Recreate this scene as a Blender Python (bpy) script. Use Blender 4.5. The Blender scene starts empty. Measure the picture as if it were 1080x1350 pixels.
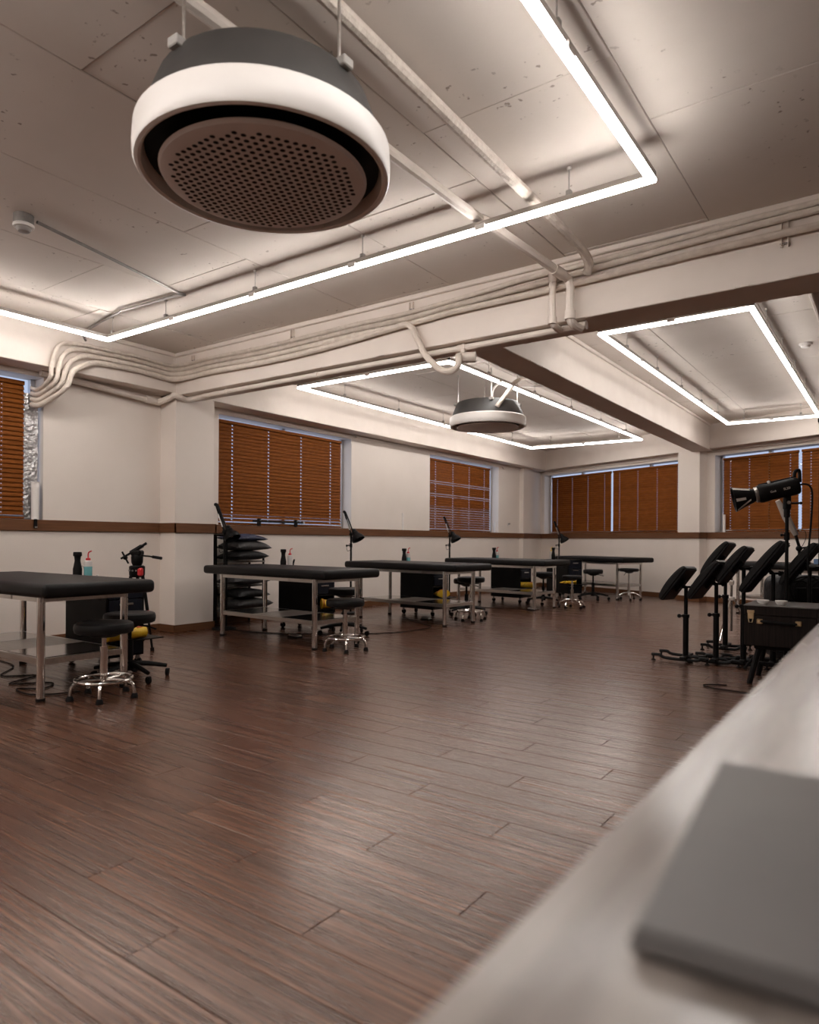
import bpy, bmesh, random
from math import *
from mathutils import Vector, Matrix

# ------------------------------------------------------------------ camera, sky, exposure
SC = bpy.context.scene
COL = SC.collection
F_PX, EYE, YAW, ROLL = 905.0, 1.05, atan(645 / 905.0), 0.0062
cam_data = bpy.data.cameras.new('camera')
cam_data.sensor_fit = 'HORIZONTAL'
cam_data.sensor_width = 36.0
cam_data.lens = 36.0 * F_PX / 1080.0
cam_data.shift_y = 38.0 / 1080.0
cam_data.clip_start = 0.02
cam_data.dof.use_dof = True
cam_data.dof.focus_distance = 5.6
cam_data.dof.aperture_fstop = 3.2
cam = bpy.data.objects.new('camera', cam_data)
COL.objects.link(cam)
cam.matrix_world = (Matrix.Translation((0, 0, EYE)) @ Matrix.Rotation(YAW, 4, 'Z')
                    @ Matrix.Rotation(radians(90), 4, 'X') @ Matrix.Rotation(ROLL, 4, 'Z'))
SC.camera = cam

world = bpy.data.worlds.new('overcast_sky')
SC.world = world
world.use_nodes = True
wn = world.node_tree.nodes
wn['Background'].inputs['Color'].default_value = (0.68, 0.77, 1.0, 1)
wn['Background'].inputs['Strength'].default_value = 0.9

SC.view_settings.view_transform = 'Standard'
SC.view_settings.look = 'None'
SC.view_settings.exposure = 0.0
SC.view_settings.gamma = 1.0
SC.view_settings.use_curve_mapping = False
LED = 35.0                     # strength of the LED strips
LED_COLOUR = (1.0, 0.945, 0.905, 1)
SC.cycles.max_bounces = 8
SC.cycles.diffuse_bounces = 5
SC.cycles.glossy_bounces = 4
SC.cycles.transparent_max_bounces = 12
SC.cycles.sample_clamp_indirect = 6.0
SC.cycles.use_denoising = True
SC.cycles.use_light_tree = True
SC.cycles.caustics_reflective = False
SC.cycles.caustics_refractive = False

CA, SA = cos(YAW), sin(YAW)
RIGHT = Vector((CA, SA, 0))
FWD = Vector((-SA, CA, 0))
UP = Vector((0, 0, 1))


def polar(u, d, z):
    """room point at lateral bearing u (survey reading) and distance d from the camera station"""
    r = (u - 540.0) / F_PX
    return Vector((d * (r * CA - SA), d * (r * SA + CA), z))


# ------------------------------------------------------------------ materials
def nmat(name, col, rough=0.5, metal=0.0, spec=0.5, coat=0.0):
    m = bpy.data.materials.new(name)
    m.use_nodes = True
    b = m.node_tree.nodes['Principled BSDF']
    b.inputs['Base Color'].default_value = (*col, 1)
    b.inputs['Roughness'].default_value = rough
    b.inputs['Metallic'].default_value = metal
    b.inputs['Specular IOR Level'].default_value = spec
    if coat:
        b.inputs['Coat Weight'].default_value = coat
        b.inputs['Coat Roughness'].default_value = 0.15
    return m


def N(m, t, **kw):
    n = m.node_tree.nodes.new(t)
    for k, v in kw.items():
        setattr(n, k, v)
    return n


def L(m, a, b):
    m.node_tree.links.new(a, b)


def noise_mat(name, c1, c2, scale=8.0, rough=0.6, metal=0.0, bump=0.1, bscale=60.0, stretch=(1, 1, 1), detail=4.0, spec=0.5,
              rough2=None, coords='Object', dist=0.01):
    """two tones mixed by noise, plus a fine bump"""
    m = nmat(name, c1, rough, metal, spec)
    b = m.node_tree.nodes['Principled BSDF']
    tc = N(m, 'ShaderNodeTexCoord')
    mp = N(m, 'ShaderNodeMapping')
    mp.inputs['Scale'].default_value = stretch
    L(m, tc.outputs[coords], mp.inputs['Vector'])
    n1 = N(m, 'ShaderNodeTexNoise')
    n1.inputs['Scale'].default_value = scale
    n1.inputs['Detail'].default_value = detail
    L(m, mp.outputs[0], n1.inputs['Vector'])
    cr = N(m, 'ShaderNodeValToRGB')
    cr.color_ramp.elements[0].position = 0.35
    cr.color_ramp.elements[1].position = 0.65
    cr.color_ramp.elements[0].color = (*c1, 1)
    cr.color_ramp.elements[1].color = (*c2, 1)
    L(m, n1.outputs['Fac'], cr.inputs[0])
    L(m, cr.outputs[0], b.inputs['Base Color'])
    if rough2 is not None:
        mr = N(m, 'ShaderNodeMapRange')
        mr.inputs['To Min'].default_value = rough
        mr.inputs['To Max'].default_value = rough2
        L(m, n1.outputs['Fac'], mr.inputs['Value'])
        L(m, mr.outputs[0], b.inputs['Roughness'])
    if bump:
        n2 = N(m, 'ShaderNodeTexNoise')
        n2.inputs['Scale'].default_value = bscale
        n2.inputs['Detail'].default_value = 3
        L(m, mp.outputs[0], n2.inputs['Vector'])
        bp = N(m, 'ShaderNodeBump')
        bp.inputs['Strength'].default_value = bump
        bp.inputs['Distance'].default_value = dist
        L(m, n2.outputs['Fac'], bp.inputs['Height'])
        L(m, bp.outputs[0], b.inputs['Normal'])
    return m


WALL = noise_mat('wall_paint', (0.74, 0.665, 0.60), (0.77, 0.695, 0.63), 2.0, 0.6, bump=0.12, bscale=90, spec=0.3)
WALLB = noise_mat('bounce_cutting_paint', (0.36, 0.30, 0.26), (0.40, 0.335, 0.29), 2.0, 0.6, bump=0.1, bscale=90, spec=0.3)  # for the unseen back and right walls, darkened to cut bounced light
BEAM = noise_mat('beam_paint', (0.73, 0.65, 0.585), (0.77, 0.69, 0.625), 3.0, 0.6, bump=0.15, bscale=14, spec=0.3, dist=0.012)
PIPE = noise_mat('painted_pipe', (0.70, 0.62, 0.55), (0.75, 0.67, 0.60), 9.0, 0.5, bump=0.3, bscale=40, spec=0.4)
WRAP = noise_mat('wrapped_pipe', (0.64, 0.56, 0.49), (0.73, 0.65, 0.57), 14.0, 0.6, bump=0.6, bscale=30, spec=0.3, dist=0.02)


def ceiling_mat():
    m = noise_mat('ceiling_paint', (0.66, 0.59, 0.53), (0.71, 0.64, 0.58), 1.2, 0.75, bump=0.06, bscale=45, spec=0.2, coords='Generated')
    t = m.node_tree
    b = t.nodes['Principled BSDF']
    geo = N(m, 'ShaderNodeNewGeometry')
    for n in t.nodes:
        if n.type == 'MAPPING':
            L(m, geo.outputs['Position'], n.inputs['Vector'])
    src = b.inputs['Base Color'].links[0].from_socket
    v = N(m, 'ShaderNodeTexNoise')
    v.inputs['Scale'].default_value = 22
    v.inputs['Detail'].default_value = 3
    big = N(m, 'ShaderNodeTexNoise')
    big.inputs['Scale'].default_value = 1.6
    L(m, geo.outputs['Position'], v.inputs['Vector'])
    L(m, geo.outputs['Position'], big.inputs['Vector'])
    r1 = N(m, 'ShaderNodeValToRGB')
    r1.color_ramp.elements[0].position = 0.66
    r1.color_ramp.elements[1].position = 0.70
    r2 = N(m, 'ShaderNodeValToRGB')
    r2.color_ramp.elements[0].position = 0.53
    r2.color_ramp.elements[1].position = 0.60
    L(m, v.outputs['Fac'], r1.inputs[0])
    L(m, big.outputs['Fac'], r2.inputs[0])
    mul = N(m, 'ShaderNodeMath', operation='MULTIPLY')
    L(m, r1.outputs[0], mul.inputs[0])
    L(m, r2.outputs[0], mul.inputs[1])
    mix = N(m, 'ShaderNodeMix', data_type='RGBA')
    L(m, mul.outputs[0], mix.inputs['Factor'])
    L(m, src, mix.inputs['A'])
    mix.inputs['B'].default_value = (0.33, 0.27, 0.23, 1)
    L(m, mix.outputs['Result'], b.inputs['Base Color'])
    return m


CEIL = ceiling_mat()
SEAM = nmat('ceiling_seam', (0.34, 0.28, 0.24), 0.8)

PLK_W, PLK_L = 0.165, 1.22


def floor_mat():
    m = nmat('vinyl_plank', (0.1, 0.06, 0.04), 0.36)
    b = m.node_tree.nodes['Principled BSDF']
    geo = N(m, 'ShaderNodeNewGeometry')
    sep = N(m, 'ShaderNodeSeparateXYZ')
    L(m, geo.outputs['Position'], sep.inputs[0])

    def math(op, a, c=None):
        n = N(m, 'ShaderNodeMath', operation=op)
        for i, x in enumerate((a, c)):
            if x is None:
                continue
            if isinstance(x, (int, float)):
                n.inputs[i].default_value = x
            else:
                L(m, x, n.inputs[i])
        return n.outputs[0]
    row = math('FLOOR', math('DIVIDE', sep.outputs['Y'], PLK_W))
    off = math('MULTIPLY', math('FRACT', math('MULTIPLY', row, 0.618034)), PLK_L)
    colm = math('FLOOR', math('DIVIDE', math('SUBTRACT', sep.outputs['X'], off), PLK_L))
    cmb = N(m, 'ShaderNodeCombineXYZ')
    L(m, row, cmb.inputs[0])
    L(m, colm, cmb.inputs[1])
    wnz = N(m, 'ShaderNodeTexWhiteNoise', noise_dimensions='2D')
    L(m, cmb.outputs[0], wnz.inputs['Vector'])
    # grain: long along X, shifted per plank
    cg = N(m, 'ShaderNodeCombineXYZ')
    L(m, math('MULTIPLY', sep.outputs['X'], 0.9), cg.inputs[0])
    L(m, math('MULTIPLY', sep.outputs['Y'], 38.0), cg.inputs[1])
    L(m, math('MULTIPLY', wnz.outputs['Value'], 40.0), cg.inputs[2])
    g = N(m, 'ShaderNodeTexNoise')
    g.inputs['Scale'].default_value = 1.6
    g.inputs['Detail'].default_value = 5
    g.inputs['Roughness'].default_value = 0.6
    L(m, cg.outputs[0], g.inputs['Vector'])
    cr = N(m, 'ShaderNodeValToRGB')
    e = cr.color_ramp.elements
    e[0].position, e[0].color = 0.33, (0.030, 0.011, 0.006, 1)
    e[1].position, e[1].color = 0.70, (0.165, 0.080, 0.049, 1)
    mid = cr.color_ramp.elements.new(0.5)
    mid.color = (0.074, 0.031, 0.0175, 1)
    L(m, g.outputs['Fac'], cr.inputs[0])
    hs = N(m, 'ShaderNodeHueSaturation')
    mr = N(m, 'ShaderNodeMapRange')
    mr.inputs['To Min'].default_value = 0.84
    mr.inputs['To Max'].default_value = 1.16
    L(m, wnz.outputs['Value'], mr.inputs['Value'])
    L(m, mr.outputs[0], hs.inputs['Value'])
    L(m, cr.outputs[0], hs.inputs['Color'])
    L(m, hs.outputs[0], b.inputs['Base Color'])
    rr = N(m, 'ShaderNodeMapRange')
    rr.inputs['To Min'].default_value = 0.38
    rr.inputs['To Max'].default_value = 0.12
    b.inputs['Specular IOR Level'].default_value = 0.75
    b.inputs['Specular Tint'].default_value = (1.0, 0.80, 0.68, 1)
    L(m, g.outputs['Fac'], rr.inputs['Value'])
    L(m, rr.outputs[0], b.inputs['Roughness'])
    bp = N(m, 'ShaderNodeBump')
    bp.inputs['Strength'].default_value = 0.25
    bp.inputs['Distance'].default_value = 0.004
    L(m, g.outputs['Fac'], bp.inputs['Height'])
    L(m, bp.outputs[0], b.inputs['Normal'])
    return m


FLOOR = floor_mat()
JOINT = nmat('plank_joint', (0.05, 0.03, 0.024), 0.7)


def slat_mat():
    m = noise_mat('stained_wood_slat', (0.158, 0.047, 0.0085), (0.186, 0.057, 0.0110), 2.0, 0.55, bump=0, stretch=(1, 8, 12), spec=0.05)
    geo = N(m, 'ShaderNodeNewGeometry')
    for n in m.node_tree.nodes:
        if n.type == 'MAPPING':
            L(m, geo.outputs['Position'], n.inputs['Vector'])
    b = m.node_tree.nodes['Principled BSDF']
    src = b.inputs['Base Color'].links[0].from_socket
    oi = N(m, 'ShaderNodeObjectInfo')
    mr = N(m, 'ShaderNodeMapRange')
    mr.inputs['To Min'].default_value = 0.94
    mr.inputs['To Max'].default_value = 1.06
    hs = N(m, 'ShaderNodeHueSaturation')
    L(m, oi.outputs['Random'], mr.inputs['Value'])
    L(m, mr.outputs[0], hs.inputs['Value'])
    L(m, src, hs.inputs['Color'])
    L(m, hs.outputs[0], b.inputs['Base Color'])
    return m


SLAT = slat_mat()
CORD = nmat('blind_cord', (0.16, 0.07, 0.03), 0.7)
RAIL = noise_mat('brown_wood_trim', (0.120, 0.052, 0.024), (0.150, 0.066, 0.031), 3.0, 0.45, bump=0.06, bscale=50, stretch=(1, 1, 14), spec=0.2)
LEATHER = noise_mat('black_vinyl', (0.006, 0.0055, 0.0055), (0.009, 0.008, 0.008), 5.0, 0.45, bump=0.10, bscale=180, spec=0.16)
CHROME = noise_mat('chrome', (0.70, 0.68, 0.66), (0.76, 0.74, 0.72), 5.0, 0.12, 1.0, bump=0)
STEEL = noise_mat('brushed_steel', (0.50, 0.47, 0.44), (0.58, 0.55, 0.52), 6.0, 0.30, 1.0, bump=0.05, bscale=90, stretch=(1, 12, 12))
BLACK = noise_mat('black_plastic', (0.006, 0.0055, 0.0055), (0.009, 0.008, 0.008), 7.0, 0.45, bump=0.05, bscale=120, spec=0.10)
BLACKM = noise_mat('black_powder_coat', (0.004, 0.0036, 0.0036), (0.007, 0.0065, 0.0065), 9.0, 0.42, bump=0.08, bscale=200, spec=0.10)
RUBBER = nmat('black_rubber', (0.008, 0.0075, 0.0075), 0.75, 0, 0.12)
DRAWER = noise_mat('dark_blue_drawer', (0.006, 0.007, 0.012), (0.009, 0.011, 0.017), 5.0, 0.4, bump=0.03, spec=0.15)
YELLOW = noise_mat('yellow_film', (0.72, 0.43, 0.015), (0.80, 0.52, 0.03), 10.0, 0.4, bump=0.5, bscale=25, dist=0.01)
RED = noise_mat('red_plastic', (0.55, 0.025, 0.03), (0.62, 0.04, 0.04), 8.0, 0.35, bump=0)
REDP = noise_mat('red_print', (0.50, 0.06, 0.03), (0.6, 0.10, 0.04), 8.0, 0.5, bump=0)
TEAL = noise_mat('blue_green_liquid', (0.16, 0.42, 0.44), (0.20, 0.48, 0.50), 4.0, 0.2, bump=0)
CLEARP = noise_mat('translucent_bottle', (0.56, 0.52, 0.49), (0.60, 0.56, 0.53), 6.0, 0.3, bump=0)
WHITE = noise_mat('white_plastic', (0.78, 0.74, 0.70), (0.82, 0.78, 0.74), 5.0, 0.4, bump=0)
GREYP = noise_mat('grey_plastic', (0.30, 0.28, 0.26), (0.34, 0.32, 0.30), 5.0, 0.5, bump=0)
GREYD = noise_mat('dark_grey_shell', (0.030, 0.028, 0.027), (0.038, 0.035, 0.033), 5.0, 0.5, bump=0.03)
DISC = noise_mat('grey_grille', (0.76, 0.70, 0.68), (0.80, 0.74, 0.72), 5.0, 0.5, bump=0)
GALV = noise_mat('galvanised_conduit', (0.28, 0.26, 0.25), (0.34, 0.32, 0.30), 20.0, 0.4, 0.8, bump=0.1)
GALVD = noise_mat('dull_zinc_box', (0.16, 0.145, 0.135), (0.22, 0.20, 0.185), 20.0, 0.5, 0.5, bump=0.1)
ALU = noise_mat('aluminium', (0.58, 0.58, 0.60), (0.64, 0.64, 0.66), 5.0, 0.35, 0.9, bump=0)
FOIL = noise_mat('crumpled_foil', (0.42, 0.41, 0.41), (0.75, 0.74, 0.74), 16.0, 0.28, 0.9, bump=1.0, bscale=30, dist=0.03)
PILLOW = noise_mat('charcoal_cushion', (0.030, 0.028, 0.028), (0.042, 0.039, 0.038), 9.0, 0.6, bump=0.5, bscale=18, dist=0.02)
PILLOWB = noise_mat('black_cushion', (0.010, 0.0095, 0.010), (0.016, 0.015, 0.0155), 9.0, 0.5, bump=0.5, bscale=18, dist=0.02, spec=0.2)
PILLOWN = noise_mat('navy_cushion', (0.008, 0.011, 0.034), (0.013, 0.018, 0.050), 9.0, 0.5, bump=0.5, bscale=18, dist=0.02)
RUST = noise_mat('rust_lining', (0.16, 0.06, 0.035), (0.20, 0.08, 0.05), 9.0, 0.6, bump=0.3)
GREYW = noise_mat('grey_board', (0.16, 0.14, 0.125), (0.20, 0.175, 0.155), 3.0, 0.5, bump=0.05, stretch=(1, 8, 8))
SHELF = noise_mat('polished_steel_sheet', (0.30, 0.28, 0.265), (0.36, 0.34, 0.32), 4.0, 0.16, 1.0, bump=0.03, bscale=30)
BOARD = noise_mat('pale_shelf_board', (0.20, 0.17, 0.145), (0.25, 0.215, 0.185), 3.0, 0.3, bump=0.05, stretch=(1, 10, 10))
DWOOD = noise_mat('dark_wood_veneer', (0.006, 0.004, 0.0035), (0.016, 0.010, 0.008), 5.0, 0.5, bump=0.1, bscale=30, stretch=(14, 14, 0.7), spec=0.12)
DTOP = noise_mat('grey_brown_lid', (0.10, 0.09, 0.085), (0.13, 0.115, 0.105), 4.0, 0.35, bump=0.05)
BRASS = noise_mat('aged_brass', (0.50, 0.36, 0.20), (0.62, 0.47, 0.29), 12.0, 0.35, 1.0, bump=0.1)
COUNTER = noise_mat('pale_counter_laminate', (0.17, 0.145, 0.128), (0.33, 0.29, 0.265), 2.2, 0.16, bump=0.03, bscale=40, stretch=(9, 0.8, 1), rough2=0.26)
COUNTERB = noise_mat('counter_body', (0.20, 0.16, 0.14), (0.24, 0.19, 0.17), 2.0, 0.5, bump=0.05)
SILVER = noise_mat('silver_fabric', (0.45, 0.41, 0.36), (0.52, 0.47, 0.42), 6.0, 0.45, 0.2, bump=0.1)
BLUEP = noise_mat('blue_label', (0.10, 0.17, 0.30), (0.13, 0.21, 0.36), 6.0, 0.4, bump=0)
TAPE = noise_mat('beige_tape', (0.50, 0.45, 0.39), (0.58, 0.52, 0.46), 20.0, 0.6, bump=0.1)
DISHIN = noise_mat('brown_dish_print', (0.30, 0.18, 0.13), (0.55, 0.42, 0.35), 30.0, 0.5, bump=0)
PHONE = noise_mat('grey_cover', (0.115, 0.108, 0.104), (0.135, 0.127, 0.122), 6.0, 0.5, bump=0.05)


def led_mat(k=1.0):
    m = bpy.data.materials.new('led_diffuser')
    m.use_nodes = True
    t = m.node_tree
    t.nodes.clear()
    o = t.nodes.new('ShaderNodeOutputMaterial')
    e = t.nodes.new('ShaderNodeEmission')
    e.inputs['Color'].default_value = LED_COLOUR
    e.inputs['Strength'].default_value = LED * k
    t.links.new(e.outputs[0], o.inputs[0])
    return m


def glass_mat():
    m = bpy.data.materials.new('window_glass')
    m.use_nodes = True
    t = m.node_tree
    t.nodes.clear()
    o = t.nodes.new('ShaderNodeOutputMaterial')
    tr = t.nodes.new('ShaderNodeBsdfTransparent')
    tr.inputs['Color'].default_value = (0.93, 0.95, 0.97, 1)
    gl = t.nodes.new('ShaderNodeBsdfGlossy')
    gl.inputs['Roughness'].default_value = 0.05
    mx = t.nodes.new('ShaderNodeMixShader')
    mx.inputs[0].default_value = 0.06
    t.links.new(tr.outputs[0], mx.inputs[1])
    t.links.new(gl.outputs[0], mx.inputs[2])
    t.links.new(mx.outputs[0], o.inputs[0])
    return m


LED_NEAR, LED_FAR, LED_NARROW = led_mat(1.12), led_mat(1.0), led_mat(0.72)
GLASS = glass_mat()


# ------------------------------------------------------------------ mesh builder
class G:
    def __init__(s):
        s.bm = bmesh.new()

    def _add(s, tb, M=None):
        if M is not None:
            tb.transform(M)
        me = bpy.data.meshes.new('tmp')
        tb.to_mesh(me)
        tb.free()
        s.bm.from_mesh(me)
        bpy.data.meshes.remove(me)
        return s

    def box(s, c, size, bev=0.0, seg=1, rot=None):
        tb = bmesh.new()
        bmesh.ops.create_cube(tb, size=1.0)
        bmesh.ops.scale(tb, vec=Vector(size), verts=tb.verts)
        if bev > 0:
            bmesh.ops.bevel(tb, geom=list(tb.edges), offset=min(bev, min(size) * 0.49), segments=seg, affect='EDGES', profile=0.5)
        M = Matrix.Translation(Vector(c))
        if rot is not None:
            M = M @ rot
        return s._add(tb, M)

    def bx(s, lo, hi, bev=0.0, seg=1):
        lo, hi = Vector(lo), Vector(hi)
        return s.box((lo + hi) / 2, hi - lo, bev, seg)

    def cyl(s, p0, p1, r0, r1=None, n=16, cap=True):
        p0, p1 = Vector(p0), Vector(p1)
        d = p1 - p0
        tb = bmesh.new()
        bmesh.ops.create_cone(tb, cap_ends=cap, segments=n, radius1=r0, radius2=r0 if r1 is None else r1, depth=d.length)
        M = Matrix.Translation((p0 + p1) / 2) @ d.to_track_quat('Z', 'Y').to_matrix().to_4x4()
        return s._add(tb, M)

    def lathe(s, prof, n=24, M=None, close=False):
        tb = bmesh.new()
        rings = []
        for r, z in prof:
            if r < 1e-5:
                rings.append([tb.verts.new((0, 0, z))])
            else:
                rings.append([tb.verts.new((r * cos(2 * pi * k / n), r * sin(2 * pi * k / n), z)) for k in range(n)])
        pairs = list(zip(rings, rings[1:]))
        if close:
            pairs.append((rings[-1], rings[0]))
        for a, b in pairs:
            for k in range(n):
                k2 = (k + 1) % n
                if len(a) == 1 and len(b) == 1:
                    continue
                if len(a) == 1:
                    tb.faces.new((a[0], b[k2], b[k]))
                elif len(b) == 1:
                    tb.faces.new((a[k], a[k2], b[0]))
                else:
                    tb.faces.new((a[k], a[k2], b[k2], b[k]))
        bmesh.ops.recalc_face_normals(tb, faces=tb.faces)
        return s._add(tb, M)

    def tube(s, pts, r, n=8, closed=False, smooth=0, rfun=None):
        P = [Vector(p) for p in pts]
        if smooth:
            Q = []
            m = len(P)
            rng = range(m) if closed else range(m - 1)
            for i in rng:
                p0 = P[(i - 1) % m] if (closed or i > 0) else P[i]
                p1, p2 = P[i], P[(i + 1) % m]
                p3 = P[(i + 2) % m] if (closed or i + 2 < m) else p2
                for k in range(smooth):
                    t = k / smooth
                    Q.append(0.5 * ((2 * p1) + (p2 - p0) * t + (2 * p0 - 5 * p1 + 4 * p2 - p3) * t * t + (3 * p1 - p0 - 3 * p2 + p3) * t ** 3))
            if not closed:
                Q.append(P[-1])
            P = Q
        tb = bmesh.new()
        m = len(P)
        T = []
        for i in range(m):
            a = P[(i - 1) % m] if (closed or i > 0) else P[i]
            b = P[(i + 1) % m] if (closed or i < m - 1) else P[i]
            T.append((b - a).normalized())
        up = Vector((0, 0, 1)) if abs(T[0].z) < 0.9 else Vector((1, 0, 0))
        nrm = (up - T[0] * up.dot(T[0])).normalized()
        rings = []
        for i in range(m):
            nrm = (nrm - T[i] * nrm.dot(T[i])).normalized()
            bn = T[i].cross(nrm)
            rr = r if rfun is None else rfun(i / (m - 1))
            rings.append([tb.verts.new(P[i] + nrm * rr * cos(2 * pi * k / n) + bn * rr * sin(2 * pi * k / n)) for k in range(n)])
        for i in range(m if closed else m - 1):
            a, b = rings[i], rings[(i + 1) % m]
            for k in range(n):
                tb.faces.new((a[k], a[(k + 1) % n], b[(k + 1) % n], b[k]))
        if not closed:
            tb.faces.new(list(reversed(rings[0])))
            tb.faces.new(rings[-1])
        bmesh.ops.recalc_face_normals(tb, faces=tb.faces)
        return s._add(tb)

    def ball(s, c, r, n=12, sc=(1, 1, 1)):
        tb = bmesh.new()
        bmesh.ops.create_uvsphere(tb, u_segments=n, v_segments=max(6, n // 2), radius=r)
        bmesh.ops.scale(tb, vec=Vector(sc), verts=tb.verts)
        return s._add(tb, Matrix.Translation(Vector(c)))

    def prism(s, poly, y0, y1, M=None):
        """polygon in x,z extruded along y"""
        tb = bmesh.new()
        a = [tb.verts.new((x, y0, z)) for x, z in poly]
        b = [tb.verts.new((x, y1, z)) for x, z in poly]
        k = len(poly)
        tb.faces.new(a)
        tb.faces.new(list(reversed(b)))
        for i in range(k):
            tb.faces.new((a[i], b[i], b[(i + 1) % k], a[(i + 1) % k]))
        bmesh.ops.recalc_face_normals(tb, faces=tb.faces)
        return s._add(tb, M)

    def pillow(s, w, d, h, n=12, M=None, seed=0):
        rnd = random.Random(seed)
        ph = [rnd.uniform(0, 6.28) for _ in range(4)]
        tb = bmesh.new()

        def pt(i, j, sg):
            x, y = i / n * 2 - 1, j / n * 2 - 1
            e = max(0.0, (1 - x * x) * (1 - y * y))
            pin = 1 - 0.10 * (1 - abs(x)) * abs(y) ** 3
            piy = 1 - 0.10 * (1 - abs(y)) * abs(x) ** 3
            z = sg * h / 2 * e ** 0.33 * (1 + 0.09 * sin(4 * x + ph[0]) * cos(3 * y + ph[1]))
            z -= 0.10 * h * (x * x + y * y) * (1 + 0.5 * sin(2 * x + ph[2]))
            return Vector((x * w / 2 * piy, y * d / 2 * pin, z))
        top = [[tb.verts.new(pt(i, j, 1)) for j in range(n + 1)] for i in range(n + 1)]
        bot = [[top[i][j] if i in (0, n) or j in (0, n) else tb.verts.new(pt(i, j, -1)) for j in range(n + 1)] for i in range(n + 1)]
        for i in range(n):
            for j in range(n):
                tb.faces.new((top[i][j], top[i + 1][j], top[i + 1][j + 1], top[i][j + 1]))
                tb.faces.new((bot[i][j], bot[i][j + 1], bot[i + 1][j + 1], bot[i + 1][j]))
        return s._add(tb, M)

    def mesh(s, name, m, ang=35):
        me = bpy.data.meshes.new(name)
        s.bm.to_mesh(me)
        s.bm.free()
        me.materials.append(m)
        for p in me.polygons:
            p.use_smooth = True
        me.set_sharp_from_angle(angle=radians(ang))
        return me


def put(name, g, m, parent=None, loc=(0, 0, 0), ang=35):
    me = g.mesh(name, m, ang) if isinstance(g, G) else g
    o = bpy.data.objects.new(name, me)
    COL.objects.link(o)
    o.location = loc
    if parent is not None:
        o.parent = parent
    return o


def tag(o, label=None, cat=None, group=None, kind=None):
    if label:
        o['label'] = label
    if cat:
        o['category'] = cat
    if group:
        o['group'] = group
    if kind:
        o['kind'] = kind
    return o


def thing(name, label, cat, loc=(0, 0, 0), rz=0.0, group=None):
    o = bpy.data.objects.new(name, None)
    o.empty_display_size = 0.1
    COL.objects.link(o)
    o.location = loc
    o.rotation_euler = (0, 0, rz)
    return tag(o, label, cat, group)


def dup(root, loc, rz=0.0, label=None, group=None):
    r = root.copy()
    COL.objects.link(r)
    r.location = loc
    r.rotation_euler = (0, 0, rz)
    if label:
        r['label'] = label
    if group:
        r['group'] = group
    for ch in list(root.children):
        c = ch.copy()
        COL.objects.link(c)
        c.parent = r
        for gr in list(ch.children):
            d = gr.copy()
            COL.objects.link(d)
            d.parent = c
    return r


# ------------------------------------------------------------------ room shell
XW, XB = -6.90, -6.62           # left wall face, left beam / column face
XR, YBACK, CEIL_Z = 2.8, -3.5, 3.13
FP, FTH = Vector((-3.822, 13.6, 0)), radians(-24.93)      # far wall origin and direction
FM = Matrix.Translation(FP) @ Matrix.Rotation(FTH, 4, 'Z')
SILL_T, SILL_B = 1.235, 1.125


def far(x, y, z):
    return FM @ Vector((x, y, z))


# floor slab with loose planks laid on it
fl = put('floor', G().bx((-7.2, YBACK - 0.2, -0.12), (XR + 0.2, 16.5, -0.004)), JOINT)
tag(fl, kind='structure')


def plank_geo(g, x0, x1, y0, y1):
    e = 0.0011
    g.box(((x0 + x1) / 2, (y0 + y1) / 2, -0.002), (x1 - x0 - 2 * e, y1 - y0 - 2 * e, 0.004), 0.0012)


def far_y(x):
    return FP.y + (x - FP.x) * tan(FTH)


cand = []
r0, r1 = int(floor(YBACK / PLK_W)), int(floor(16.2 / PLK_W))
for row in range(r0, r1):
    off = ((row * 0.618034) % 1.0) * PLK_L
    y0 = row * PLK_W
    c0 = int(floor((-7.0 - off) / PLK_L))
    for c in range(c0, 9):
        x0 = off + c * PLK_L
        x1 = x0 + PLK_L
        if x1 < -6.95 or x0 > XR:
            continue
        xc, yc = (x0 + x1) / 2, y0 + PLK_W / 2
        if yc > far_y(xc) + 0.5:
            continue
        d = -xc * SA + yc * CA
        lat = xc * CA + yc * SA
        inview = d > 0.5 and abs(lat) < 0.66 * d + 0.3 and (EYE / d) * F_PX < 660 and xc < 0.3
        cand.append((d if inview else 1e6 + d, x0, max(x0, -6.95), min(x1, XR), y0))
cand.sort()
pmesh = None
far_g = G()
for i, (d, xs, x0, x1, y0) in enumerate(cand):
    if i < 300 and d < 1e6:
        full = abs((x1 - x0) - PLK_L) < 1e-6
        if full:
            if pmesh is None:
                g = G()
                plank_geo(g, 0, PLK_L, 0, PLK_W)
                pmesh = g.mesh('plank', FLOOR, 20)
            put('plank', pmesh, None, fl, (x0, y0, 0))
        else:
            g = G()
            plank_geo(g, x0, x1, y0, y0 + PLK_W)
            put('plank', g, FLOOR, fl)
# remaining planks joined
rest = [c for i, c in enumerate(cand) if not (i < 300 and c[0] < 1e6)]
vs, fs = [], []
for d, xs, x0, x1, y0 in rest:
    e = 0.0012
    a, b, c_, dd = x0 + e, x1 - e, y0 + e, y0 + PLK_W - e
    k = len(vs)
    vs += [(a, c_, -.004), (b, c_, -.004), (b, dd, -.004), (a, dd, -.004), (a, c_, 0), (b, c_, 0), (b, dd, 0), (a, dd, 0)]
    fs += [(k + 4, k + 5, k + 6, k + 7), (k, k + 1, k + 5, k + 4), (k + 1, k + 2, k + 6, k + 5), (k + 2, k + 3, k + 7, k + 6), (k + 3, k, k + 4, k + 7)]
me = bpy.data.meshes.new('distant_planks')
me.from_pydata(vs, [], fs)
me.materials.append(FLOOR)
tag(put('distant_planks', me, None, fl), kind='stuff')

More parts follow.
